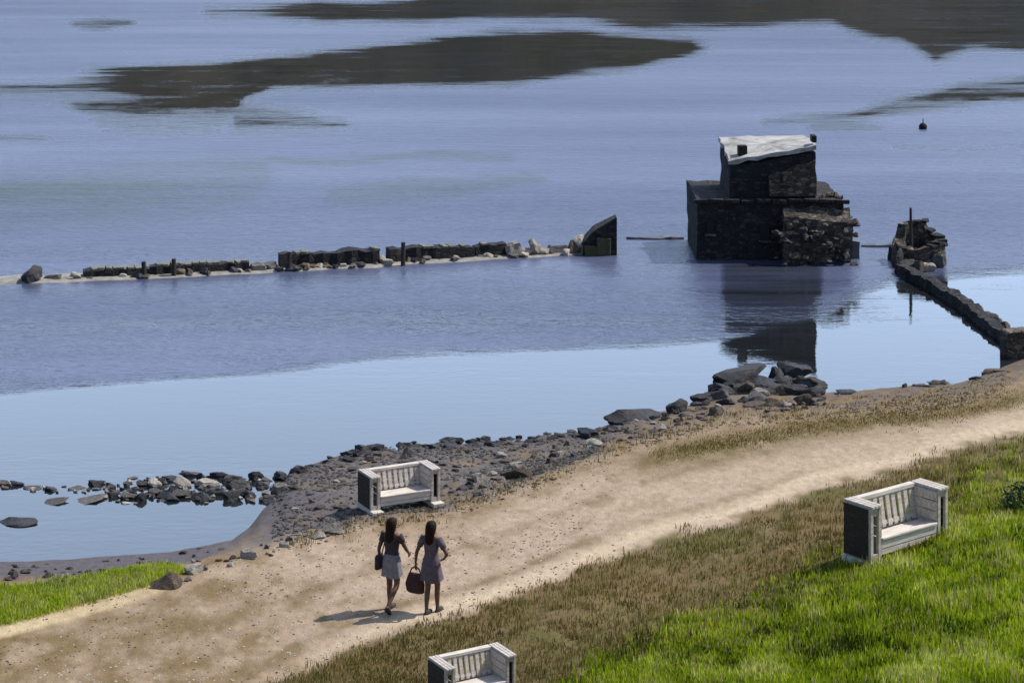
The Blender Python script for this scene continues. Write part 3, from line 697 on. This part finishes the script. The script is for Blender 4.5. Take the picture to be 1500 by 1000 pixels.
# ---------------------------------------------------------------- round ruin and breakwater on the right
RC = wat(1346, 384); RN = empty('round_ruin', (RC.x, RC.y, 0)); tag(RN, 'round broken stone shaft with dark rim at the lake end of the breakwater', 'ruin')
n = 22; ri, ro = .52, .86; mb = MB(); vs = []
hts = [(.62 + .62 * max(0, math.cos(2*math.pi*k/n - R(95))) ** 1.5 + random.uniform(-.12, .12)) for k in range(n)]
for k in range(n):
    a = 2 * math.pi * k / n; c_, s_ = math.cos(a), math.sin(a); w = 1 + random.uniform(-.05, .05)
    vs += [(ro*1.1*c_, ro*1.1*s_, -.4), (ro*w*c_, ro*w*s_, hts[k]), (ri*w*c_, ri*w*s_, hts[k] + random.uniform(-.05, .05)), (ri*c_, ri*s_, .2)]
mb.add(vs, [(k*4+j, ((k+1) % n)*4+j, ((k+1) % n)*4+j+1, k*4+j+1) for k in range(n) for j in range(3)] + [tuple(k*4+3 for k in range(n))])
mb.build('shaft', M_masb, RN)
cp = MB()
for k in range(n):
    a = 2 * math.pi * k / n
    if -80 < math.degrees(a) - (360 if a > math.pi else 0) < 110:
        cp.box((.72 * math.cos(a), .72 * math.sin(a), hts[k] + .05), (.42, .26, .13), (0, 0, a), .03)
cp.build('rim', M_mas, RN, bevel=.02)
P = wat(1332, 384); h = 82 / ppm(P)
o = MB().tube((0, 0, -.3), (-.02, .02, h), .075, .04, 9).build('timber_post', M_wood); o.location = P + Vector((0, -.35, 0)); tag(o, 'tall dark post rising at the left side of the round ruin', 'post')
for i, (x, y, w, hh_, k) in enumerate(((1316,392,26,34,'dark'),(1330,398,28,22,'dark'),(1310,380,16,24,'dark'),(1346,400,24,22,'brown'),(1362,398,26,20,'pale'),(1340,386,22,30,'brown'),(1376,392,18,24,'grey'),(1356,388,22,26,'grey'))):
    prock(x, y, w, hh_, k, 'rough stone piled around the foot of the round ruin', 'stones at the foot of the round ruin', on='water')
pts = [wat(1318, 399), wat(1372, 428), wat(1412, 452), wat(1450, 482), wat(1490, 512)]
wall_run('breakwater', pts, .36, .30, .27, M_mas, .0, 'long dark breakwater running from the round ruin to the right-hand shore', seed=21, cat='breakwater', rag=.06)
BRK = []
for i in range(40):
    t = rr.random(); q = pts[1].lerp(pts[-1], t) + Vector((.42, .30, 0)); sz = rr.uniform(.10, .2)
    BRK.append(0); BRK[-1] = rock(q, sz * 1.2, sz, sz * .8, rr.choice(['brown', 'grey', 'dark']), 'stone dumped along the lake side of the breakwater', group='stones along the breakwater', sink=.3)
merge(BRK, 'breakwater_rubble', 'rough stones dumped along the lake side of the breakwater', 'stones')
P = ground(1492, 528); o = MB().box((0, 0, .3), (.75, .5, .9), (0, 0, .3), .05).build('masonry_block', M_masb, bevel=.03); o.location = wat(1490, 522); tag(o, 'squat brown masonry block where the breakwater meets the shore', 'block')
# small buoy far out
P = wat(1352, 189); B = empty('buoy', P); tag(B, 'tiny dark buoy floating far out above the round ruin', 'buoy')
MB().rings([(0,0,-.15,.05,.05),(0,0,0,.2,.2),(0,0,.16,.22,.22),(0,0,.28,.12,.12),(0,0,.32,.04,.04)], 14).build('float', M_black, B, smooth=True)
MB().tube((0,0,.3), (0,0,.55), .03, .02).build('stem', M_wood, B)

# ---------------------------------------------------------------- benches
M_tim = simple('silvered_timber', (.32, .28, .25), (.54, .485, .44), 3, .85, .5, .008, c3=(.68, .62, .56), mapscale=(.8, 6, 6))
M_timl = simple('bleached_timber', (.42, .375, .33), (.64, .585, .53), 3, .85, .5, .008, c3=(.74, .68, .62), mapscale=(.8, 6, 6))
M_timshade = simple('shade_painted_board', (.016, .012, .010), (.040, .032, .027), 7, .9, .3, .006)  # shade on the bench ends, put into the board colour
def make_bench(Lb=2.05, Db=.72, Hb=.98, Aw=.27):
    """long axis along local x, seat open towards local -y, near end at x=0; box-like arms with a slot in front"""
    root = empty('bench', (0, 0, 0)); f, b = -Db/2, Db/2
    for i, x0 in enumerate((0.0, Lb - Aw)):
        e = MB()
        for x in (x0 + .035, x0 + Aw - .035):
            for y in (f + .035, b - .035): e.box((x, y, Hb/2), (.07, .07, Hb))
        e.box((x0 + Aw/2, f + .03, .16), (Aw - .15, .045, .12)); e.box((x0 + Aw/2, f + .03, Hb - .06), (Aw - .15, .045, .11))
        a = MB()
        for k in range(3): a.box((x0 + Aw * (k + .5) / 3, -.01, Hb + .022 + random.uniform(-.003, .003)), (Aw / 3 - .008, Db + .05, .04))
        for x in (x0 + .035, x0 + Aw - .035):
            for z in (.13, Hb - .03): e.box((x, 0, z), (.05, Db - .10, .06))
        a.build('armrest', M_tim, root, bevel=.005)
        fr = e.build('arm_frame', M_tim, root, bevel=.004)
        o_ = MB(); xo = x0 - .012 if i == 0 else x0 + Aw + .012
        for k in range(5): o_.box((xo, .03, .13 + (Hb - .14) * (k + .5) / 5), (.022, Db - .075, (Hb - .14) / 5 - .008))
        o_.build('outer_panel', M_timshade, fr, bevel=.003)
        n_ = MB(); xi = x0 + Aw + .012 if i == 0 else x0 - .012
        for k in range(5): n_.box((xi, .0, .13 + (Hb - .14) * (k + .5) / 5), (.022, Db - .02, (Hb - .14) / 5 - .012))
        n_.build('inner_panel', M_tim, fr, bevel=.003)
        MB().box((x0 + Aw/2, -.06, .04), (Aw + .05, Db + .24, .12)).build('foot', M_timl, root, bevel=.01)
    xm, w = Lb/2, Lb - 2*Aw - .06
    st = MB()
    for k in range(5): st.box((xm, f + .03 + .105 * k, .44 - .010 * k), (w, .094, .035))
    st.build('seat', M_timl, root, bevel=.005)
    bk = MB()
    for k in range(9): bk.box((xm - w/2 + w * (k + .5) / 9, b - .13 + random.uniform(-.006, .006), .70), (w / 9 * .62, .03, .54), (-.22, 0, random.uniform(-.01, .01)))
    for q in (0, 1): bk.box((xm, b - .16 + .10 * q, .50 + .40 * q), (w, .03, .07), (-.22, 0, 0))
    bk.build('backrest', M_tim, root, bevel=.004)
    MB().box((xm, b - .045, Hb + .0), (w + .03, .13, .07)).build('top_rail', M_timl, root, bevel=.006)
    ap = MB(); ap.box((xm, f + .03, .345), (w, .035, .13)); ap.box((xm, f + .035, .22), (w, .035, .09)); ap.build('apron', M_timl, root, bevel=.004)
    bd = MB()
    for k in range(3): bd.box((xm, b - .06, .16 + .14 * k), (w, .025, .125))
    bd.build('back_panel', M_tim, root, bevel=.004)
    return root
def setbench(root, x, y, ang, sc, label):
    P = ground(x, y); root.location = P + Vector((0, 0, .02)); root.rotation_euler = (0, 0, ang); root.scale = sc; tag(root, label, 'bench', 'weathered timber benches')
b1 = make_bench()
b2 = copy_tree(b1); b3 = copy_tree(b1)
setbench(b1, 1256, 822, R(38), (.94, .82, 1.0), 'largest silvered timber bench with shade-painted end panel standing in the green grass')
setbench(b2, 534, 751, R(27), (.72, .86, .70), 'small timber bench with shade-painted end panel on the stony bank behind the walkers')
setbench(b3, 640, 1040, R(30), (.55, .72, .62), 'timber bench with shade-painted end panel cut off by the bottom of the photo')
def add_ground_cut(): pass

# ---------------------------------------------------------------- people
M_skin = simple('tanned_skin', (.09, .042, .026), (.14, .068, .042), 6, .6, .05, .002)
M_hair = simple('dark_brown_hair', (.008, .004, .003), (.030, .016, .010), 30, .6, .6, .004, mapscale=(4, 4, .6))
M_hair.node_tree.nodes['Principled BSDF'].inputs['Specular IOR Level'].default_value = .1
M_topd = simple('dark_vest', (.026, .018, .026), (.052, .038, .048), 20, .9)
M_skgrey = simple('grey_lilac_cloth', (.15, .14, .165), (.26, .24, .27), 18, .9)
M_plum = simple('plum_grey_cloth', (.075, .055, .075), (.15, .115, .14), 18, .9)
M_bag = simple('maroon_cloth', (.035, .014, .016), (.075, .030, .032), 16, .9)
M_shoe = simple('dark_shoe', (.02, .016, .014), (.05, .04, .035), 16, .7)
def skin_mesh(name, chains, root_name):
    """chains: dict joint -> (pos, radius); edges list; returns evaluated mesh"""
    joints, edges = chains
    names = list(joints); ix = {k: i for i, k in enumerate(names)}
    me = bpy.data.meshes.new(name); me.from_pydata([joints[k][0] for k in names], [(ix[a], ix[b]) for a, b in edges], [])
    o = bpy.data.objects.new(name, me); COL.objects.link(o)
    o.modifiers.new('skin', 'SKIN').use_smooth_shade = True
    sv = me.skin_vertices[0].data if me.skin_vertices else None
    if sv is None:
        bpy.context.view_layer.objects.active = o
        me.attributes  # skin layer is created by the modifier
    for i, k in enumerate(names):
        r_ = joints[k][1]; r_ = (r_, r_) if not isinstance(r_, tuple) else r_
        me.skin_vertices[0].data[i].radius = r_; me.skin_vertices[0].data[i].use_root = (k == root_name)
    o.modifiers.new('sub', 'SUBSURF').levels = 2
    dg = bpy.context.evaluated_depsgraph_get(); dg.update()
    m2 = bpy.data.meshes.new_from_object(o.evaluated_get(dg)); bpy.data.objects.remove(o); m2.materials.clear()
    return m2
def make_person(loc, heading, label, H, step, arms, mats, style, group=None):
    """local frame: +y forward, +x the person's right"""
    k = H / 1.66
    root = empty('person', loc, 0); tag(root, label, 'person', group)
    root.rotation_euler = (0, 0, heading); root.scale = (k, k, k)
    J = {}; E = []
    def j(n, p, r): J[n] = (p, r)
    j('pelvis', (0, 0, .90), (.135, .10)); j('waist', (0, .0, 1.06), (.105, .08)); j('chest', (0, .005, 1.25), (.13, .095)); j('upchest', (0, 0, 1.35), (.10, .07)); j('neck', (0, .005, 1.43), .052)
    j('skull', (0, .02, 1.52), (.075, .085)); j('crown', (0, .015, 1.59), (.072, .085)); j('nose', (0, .105, 1.515), .018)
    E += [('pelvis','waist'),('waist','chest'),('chest','upchest'),('upchest','neck'),('neck','skull'),('skull','crown'),('skull','nose')]
    for sd, s_ in (('R', 1), ('L', -1)):
        hip, knee, ank, toe = step[sd]
        j('hip'+sd, (s_*.085, hip, .84), .088); j('knee'+sd, knee[:3], .055); j('calf'+sd, tuple(knee[i]*.6 + ank[i]*.4 - (0, .015, 0)[i] for i in range(3)), .052); j('ank'+sd, ank, .034); j('toe'+sd, toe, (.032, .022))
        E += [('pelvis','hip'+sd),('hip'+sd,'knee'+sd),('knee'+sd,'calf'+sd),('calf'+sd,'ank'+sd),('ank'+sd,'toe'+sd)]
        el, wr, hd = arms[sd]
        j('sho'+sd, (s_*.165, 0, 1.345), .052); j('elb'+sd, el, .036); j('wri'+sd, wr, .024); j('palm'+sd, hd, (.034, .018))
        E += [('upchest','sho'+sd),('sho'+sd,'elb'+sd),('elb'+sd,'wri'+sd),('wri'+sd,'palm'+sd)]
        d = (Vector(hd) - Vector(wr)).normalized(); fwd = Vector((0, 1, 0)); fwd = (fwd - d * fwd.dot(d)).normalized(); inn = d.cross(fwd) * (-s_)
        for f in range(4):
            off = fwd * (.030 - .020 * f); ln = (.062, .072, .068, .052)[f]
            a_ = Vector(hd) + off + d * .035; b_ = a_ + d * ln * .55 + inn * .008; c_ = b_ + d * ln * .4 + inn * .02
            j(f'fa{f}{sd}', tuple(a_), .0095); j(f'fb{f}{sd}', tuple(b_), .0085); j(f'fc{f}{sd}', tuple(c_), .0075)
            E += [('palm'+sd, f'fa{f}{sd}'), (f'fa{f}{sd}', f'fb{f}{sd}'), (f'fb{f}{sd}', f'fc{f}{sd}')]
        t1 = Vector(hd) - d * .01 + fwd * .045; t2 = t1 + fwd * .018 + d * .035
        j('ta'+sd, tuple(t1), .0105); j('tb'+sd, tuple(t2), .009); E += [('palm'+sd, 'ta'+sd), ('ta'+sd, 'tb'+sd)]
    body = link('body', skin_mesh('body', (J, E), 'pelvis'), M_skin, root, smooth=True)
    # hair: cap over the skull falling down the back
    n = 16
    hz = style['hair']
    hb_ = MB().rings([(0, .0, 1.665, .03, .035), (0, -.005, 1.645, .075, .085), (0, -.012, 1.59, .098, .108), (0, -.028, 1.53, .102, .096), (0, -.052, 1.46, .095, .072), (0, -.066, 1.40, .092, .052), (0, -.085, (1.40 + hz) / 2, .09, .042), (0, -.088, hz, .055, .022)], n)
    hb_.build('hair', M_hair, root, smooth=True)
    # vest / top
    tp = MB().rings([(0, 0, style['hem'], .165, .125), (0, 0, .98, .155, .118), (0, 0, 1.07, .130, .10), (0, .0, 1.18, .142, .112), (0, .005, 1.27, .158, .120), (0, 0, 1.34, .150, .098), (0, 0, 1.385, .115, .078), (0, 0, 1.41, .07, .062)], 20, cap=False)
    for s_ in (1, -1):
        sh_ = Vector((s_*.165, 0, 1.345)); el = Vector(arms['R' if s_ > 0 else 'L'][0]); tp.tube(sh_ + (sh_ - el).normalized() * .03, sh_.lerp(el, style['sleeve']), .066, .056, 12)
    tp.build('top', mats[0], root, smooth=True)
    # skirt / shorts following the legs
    kR, kL = step['R'][1], step['L'][1]; ym = (kR[1] + kL[1]) / 2 * style['ky']
    sk = MB(); w = style['flare']; zb = style['skirt']
    sk.rings([(0, 0, 1.04, .134, .104), (0, 0, .97, .160, .125), (0, -.005, .88, .180, .142), (0, ym * .5, (.88 + zb) / 2, .182 + w * .5, .145 + w * .4), (0, ym, zb, .185 + w, .150 + w * .8)], 44, cap=False)
    for q, v in enumerate(sk.v):
        d_ = min(1, max(0, (.97 - v[2]) / .3)); a_ = math.atan2(v[1], v[0]); f_ = 1 + .075 * d_ * math.sin(7 * a_ + H * 40) + .04 * d_ * math.sin(11 * a_)
        sk.v[q] = (v[0] * f_, ym * (1 - f_) + v[1] * f_, v[2] + .015 * d_ * math.sin(3 * a_ + 1))
    sk.build('skirt', mats[1], root, smooth=True)
    for sd in 'RL':
        ank, toe = Vector(step[sd][2]), Vector(step[sd][3]); c_ = ank.lerp(toe, .5); ax = (toe - ank); 
        sh = MB(); yaw = math.atan2(ax.y, ax.x) 
        pitch = math.atan2(-(ax.z + .055), Vector((ax.x, ax.y)).length)
        M_ = Matrix.Translation(c_ + Vector((0, 0, -.012))) @ Euler((0, pitch, yaw)).to_matrix().to_4x4()
        sh.rings([(0, 0, -.045, .125, .045), (0, 0, -.015, .130, .048), (-.01, 0, .015, .105, .040), (-.05, 0, .045, .05, .035)], 16)
        sh.v = [tuple(M_ @ Vector(v)) for v in sh.v]; sh.build('shoe', M_shoe, root, smooth=True)
    return root
GRP = None
HEAD = R(-28)          # walking away up the track, slightly to the right
P1 = ground(574, 893)
stepA = dict(R=(.02, (.11, .30, .50), (.10, .17, .13), (.10, .30, .085)), L=(0, (-.085, .03, .47), (-.075, -.06, .075), (-.075, .07, .03)))
stepA = dict(R=(.0, (.10, .02, .47), (.095, -.30, .16), (.095, -.24, .05)), L=(.0, (-.08, .06, .47), (-.07, .05, .07), (-.07, .19, .03)))
armsA = dict(R=((.26, .06, 1.12), (.22, .22, 1.00), (.20, .28, .95)), L=((-.25, -.04, 1.08), (-.27, .03, .86), (-.27, .06, .79)))
p1 = make_person(P1, HEAD, 'woman on the left with long dark hair and grey skirt, walking away along the track', 1.51, stepA, armsA, (M_topd, M_skgrey), dict(hair=1.22, hem=.96, sleeve=.45, ky=.4, skirt=.62, flare=.02))
P2 = ground(632, 897)
stepB = dict(R=(0, (.07, .10, .47), (.055, .12, .08), (.055, .25, .03)), L=(0, (-.065, -.01, .47), (-.045, -.10, .08), (-.045, .03, .03)))
armsB = dict(R=((.34, -.03, 1.12), (.22, .10, 1.00), (.17, .13, .96)), L=((-.27, -.06, 1.09), (-.33, .0, .88), (-.34, .02, .81)))
p2 = make_person(P2, HEAD, 'woman on the right with bent elbow and plum-grey dress, maroon bag in her left hand', 1.50, stepB, armsB, (M_plum, M_plum), dict(hair=1.24, hem=.96, sleeve=.6, ky=.3, skirt=.60, flare=.03))
# maroon bag held by the second woman
k2 = 1.50 / 1.66
hand = p2.location + Matrix.Rotation(HEAD, 3, 'Z') @ (Vector((-.345, .02, .775)) * k2)
BG = empty('shoulder_bag', hand, HEAD); tag(BG, 'slouchy maroon bag hanging from the left hand of the woman on the right', 'bag')
MB().rings([(0, 0, -.42, .13, .05), (0, 0, -.40, .165, .07), (-.01, 0, -.28, .18, .085), (0, 0, -.14, .14, .06), (0, 0, -.10, .12, .03)], 18).build('bag_body', M_bag, BG, smooth=True)
hd_ = MB(); arc = [Vector((-.11, 0, -.12)), Vector((-.07, 0, -.03)), Vector((0, 0, .015)), Vector((.07, 0, -.03)), Vector((.11, 0, -.12))]
for a, b in zip(arc, arc[1:]): hd_.tube(a, b, .012)
hd_.build('handle', M_bag, BG)
# dark shoulder bag of the first woman
B1 = p1.location + Matrix.Rotation(HEAD, 3, 'Z') @ (Vector((-.23, -.06, .95)) * (1.51 / 1.66))
BG2 = empty('shoulder_bag', B1, HEAD); tag(BG2, 'small dark bag on the left hip of the woman with the grey skirt', 'bag')
MB().rings([(0, 0, -.20, .04, .10), (0, 0, -.18, .05, .12), (0, 0, 0, .05, .115), (0, 0, .03, .03, .10)], 16).build('bag_body', M_topd, BG2, smooth=True)
MB().tube((.02, .04, .0), (.12, .06, .43), .01).tube((.02, -.06, .0), (.12, -.075, .43), .01).build('strap', M_topd, BG2)

# ---------------------------------------------------------------- grass
def blade_mat(name):
    m = N(name); a = m.attr('tint'); m.col(a.outputs['Color']); m.rough(.75); m.b.inputs['Specular IOR Level'].default_value = .25
    tr = m.n('ShaderNodeBsdfTranslucent'); m.L(a.outputs['Color'], tr.inputs[0]); mx = m.n('ShaderNodeMixShader'); mx.inputs[0].default_value = .38
    m.L(m.b.outputs[0], mx.inputs[1]); m.L(tr.outputs[0], mx.inputs[2]); m.L(mx.outputs[0], m.t.nodes['Material Output'].inputs['Surface'])
    return m.m
M_blade = blade_mat('grass_blades')
def blades(name, pts, hts, cols, width, label, lean=.45, per=1):
    n = len(pts); a = rng.uniform(0, 2 * np.pi, n); w = width * rng.uniform(.6, 1.4, n)
    dx, dy = np.cos(a) * w, np.sin(a) * w
    b = rng.uniform(0, 2 * np.pi, n); ln = hts * rng.uniform(.1, 1, n) * lean
    lx, ly = np.cos(b) * ln, np.sin(b) * ln
    P = np.array(pts)
    v0 = P + np.stack([-dx, -dy, -np.full(n, .03)], -1); v1 = P + np.stack([dx, dy, -np.full(n, .03)], -1)
    v2 = P + np.stack([lx*.4 + dx*.7, ly*.4 + dy*.7, hts*.6], -1); v3 = P + np.stack([lx*.4 - dx*.7, ly*.4 - dy*.7, hts*.6], -1)
    v4 = P + np.stack([lx, ly, hts], -1)
    V = np.stack([v0, v1, v2, v3, v4], 1).reshape(-1, 3); base = np.arange(n) * 5
    Q = np.stack([base, base+1, base+2, base+3], -1); T = np.stack([base+3, base+2, base+4], -1)
    me = bpy.data.meshes.new(name); me.vertices.add(len(V)); me.vertices.foreach_set('co', V.ravel())
    me.loops.add(n*7); me.loops.foreach_set('vertex_index', np.concatenate([Q.ravel(), T.ravel()]).astype(np.int32))
    me.polygons.add(2*n); me.polygons.foreach_set('loop_start', np.concatenate([np.arange(n)*4, 4*n + np.arange(n)*3]).astype(np.int32)); me.polygons.foreach_set('loop_total', np.concatenate([np.full(n, 4), np.full(n, 3)]).astype(np.int32))
    me.update(calc_edges=True)
    at = me.color_attributes.new('tint', 'FLOAT_COLOR', 'POINT'); C = np.repeat(np.concatenate([cols, np.ones((n, 1))], 1), 5, 0); at.data.foreach_set('color', C.ravel().astype(np.float32))
    return tag(link(name, me, M_blade), label, 'grass', kind='stuff')
def fastground(x, y):
    """bilinear lookup in the land grid, arrays"""
    j = np.clip(np.searchsorted(xs, x) - 1, 0, NC - 2); out = np.zeros((len(x), 3))
    for q in range(len(x)):
        t = (x[q] - xs[j[q]]) / (xs[j[q]+1] - xs[j[q]]); a = P3[:, j[q]]; b = P3[:, j[q]+1]; col = Yp[:, j[q]] * (1-t) + Yp[:, j[q]+1] * t
        i = min(max(np.searchsorted(col, y[q]) - 1, 0), NR - 2); u = min(1, max(0, (y[q] - col[i]) / max(1e-6, col[i+1] - col[i])))
        out[q] = (a[i]*(1-u) + a[i+1]*u) * (1-t) + (b[i]*(1-u) + b[i+1]*u) * t
    return out
def n2(P, sx, sy, o): return np.array([noise.noise((p[0]*sx, p[1]*sy, o)) * 1.8 for p in P])
# green grass: clumps so that light and dark tufts read
def grow(name, n, f, hrange, width, cols, label, clump=9, spread=.10, dark=.0):
    xy = np.array([f() for _ in range(n // clump)]); P = fastground(xy[:, 0], xy[:, 1])
    ch = rng.uniform(*hrange, len(P)); nb_ = n2(P, .5, .35, 9); nz_ = n2(P, 1.8, 1.4, 5)
    ch = ch * (1 + .35 * nz_)
    base = np.array(cols)
    idx_ = np.clip(((nb_ * .6 + nz_ * .7 - .06 + rng.normal(0, .3, len(P))) * .5 + .5) * len(cols), 0, len(cols) - 1).astype(int)
    cc = base[idx_] * rng.uniform(.8, 1.2, (len(P), 1))
    PP = np.repeat(P, clump, 0) + np.concatenate([rng.normal(0, spread, (len(P)*clump, 2)), np.zeros((len(P)*clump, 1))], 1)
    sw = rng.random(len(P)) < .05; cc[sw] = np.array(srgb(178, 164, 112, .8)); ch[sw] *= 1.25
    H_ = np.maximum(.03, np.repeat(ch, clump)) * rng.uniform(.6, 1.15, len(PP)); C = np.repeat(cc, clump, 0) * rng.uniform(.8, 1.2, (len(PP), 1))
    return blades(name, PP, H_, C, width, label)
def fgreen():
    while True:
        x = random.uniform(560, 1560); g = lerpline(GREEN, x); y = random.uniform(g - 45, 1090)
        if g - 50 < y and y < 1090 and random.random() < sm(g - 45, g + 65, y) + .03: return x, y
greens = [np.array(srgb(*c, .95)) for c in ((58,70,14),(104,122,22),(134,154,26),(156,174,30),(172,186,46),(196,200,110))]
grow('grass', 110000, fgreen, (.05, .14), .012, greens, 'thick green grass covering the slope at the lower right')
def fdry():
    while True:
        x = random.uniform(380, 1560); p, g = lerpline(PNEAR, x), lerpline(GREEN, x); y = random.uniform(p - 12, min(g + 60, 1080))
        q_ = ground(x, y); p += 14 * noise.noise((q_.x * 1.1, q_.y * .8, 2)) - 3
        if random.random() < sm(p - 2, p + 22, y): return x, y
dry = [np.array(srgb(*c, .8)) for c in ((96,88,44),(126,108,62),(134,118,66),(114,112,46),(148,130,80),(172,158,108))]
grow('dry_grass', 56000, fdry, (.04, .11), .008, dry, 'short brown dry grass on the verge between track and green slope', spread=.09)
def fleft():
    while True:
        x = random.uniform(-60, 262); t = np.interp(x, [0, 60, 150, 240, 262], [860, 856, 838, 826, 836]); b = np.interp(x, [0, 100, 215, 262], [914, 890, 858, 838])
        y = random.uniform(t, b)
        if b > t: return x, y
grow('lakeside_grass', 15000, fleft, (.04, .11), .009, greens[2:] + [np.array(srgb(160,170,80,.8))], 'bright green grass wedge beside the inlet at the left edge', spread=.08)
def fbank():
    x = random.uniform(430, 1480); return x, lerpline(PFAR, x) + random.gauss(-2, 7)
grow('bank_grass', 5000, fbank, (.03, .08), .008, [np.array(srgb(*c, .8)) for c in ((104,98,58),(122,112,74),(96,96,52))], 'sparse olive grass tufts along the far edge of the track', spread=.10)
def frib():
    x = random.uniform(960, 1500); return x, np.interp(x, [950, 1060, 1150, 1250, 1400, 1500], [668, 648, 632, 618, 604, 585]) + random.gauss(0, 7)
grow('verge_tufts', 7000, frib, (.02, .06), .008, dry, 'low brown grass strip between the two pale wheel tracks', spread=.12)

# leafy plants at the right edge
M_leaf = simple('dark_leaves', (.022, .045, .010), (.085, .14, .025), 5, .7, .1)
M_leafl = simple('pale_leaves', (.12, .15, .08), (.22, .25, .15), 5, .7, .1)
def bush(x, y, wpx, hpx, label, mat, n=420):
    P = ground(x, y); s = ppm(P); r_ = wpx / s / 2; h_ = hpx / s
    root = empty('shrub', P); tag(root, label, 'shrub'); lf = MB(); st = MB()
    for i in range(n):
        d = Vector((random.gauss(0, 1), random.gauss(0, 1), abs(random.gauss(0, 1)))).normalized() * random.uniform(.45, 1) ** .5 * (1 + .3 * noise.noise((i * .13, x, 0)))
        c_ = Vector((d.x * r_, d.y * r_, .04 + d.z * h_)); e = Euler((random.uniform(-1, 1), random.uniform(-1, 1), random.uniform(0, 6))).to_matrix(); L_ = random.uniform(.03, .07)
        lf.add([c_ + e @ Vector(q) for q in ((-L_, 0, 0), (0, -L_*.45, .006), (L_, 0, 0), (0, L_*.45, .006))], [(0, 1, 2, 3)])
    for i in range(7):
        a = random.uniform(0, 6.28); st.tube((0, 0, -.05), (math.cos(a) * r_ * .6, math.sin(a) * r_ * .6, h_ * .75), .012, .005, 6)
    lf.build('foliage', mat, root); st.build('stem', M_wood, root)
bush(1506, 742, 78, 34, 'dark green shrub at the right edge of the photo beyond the big bench', M_leaf, 700)
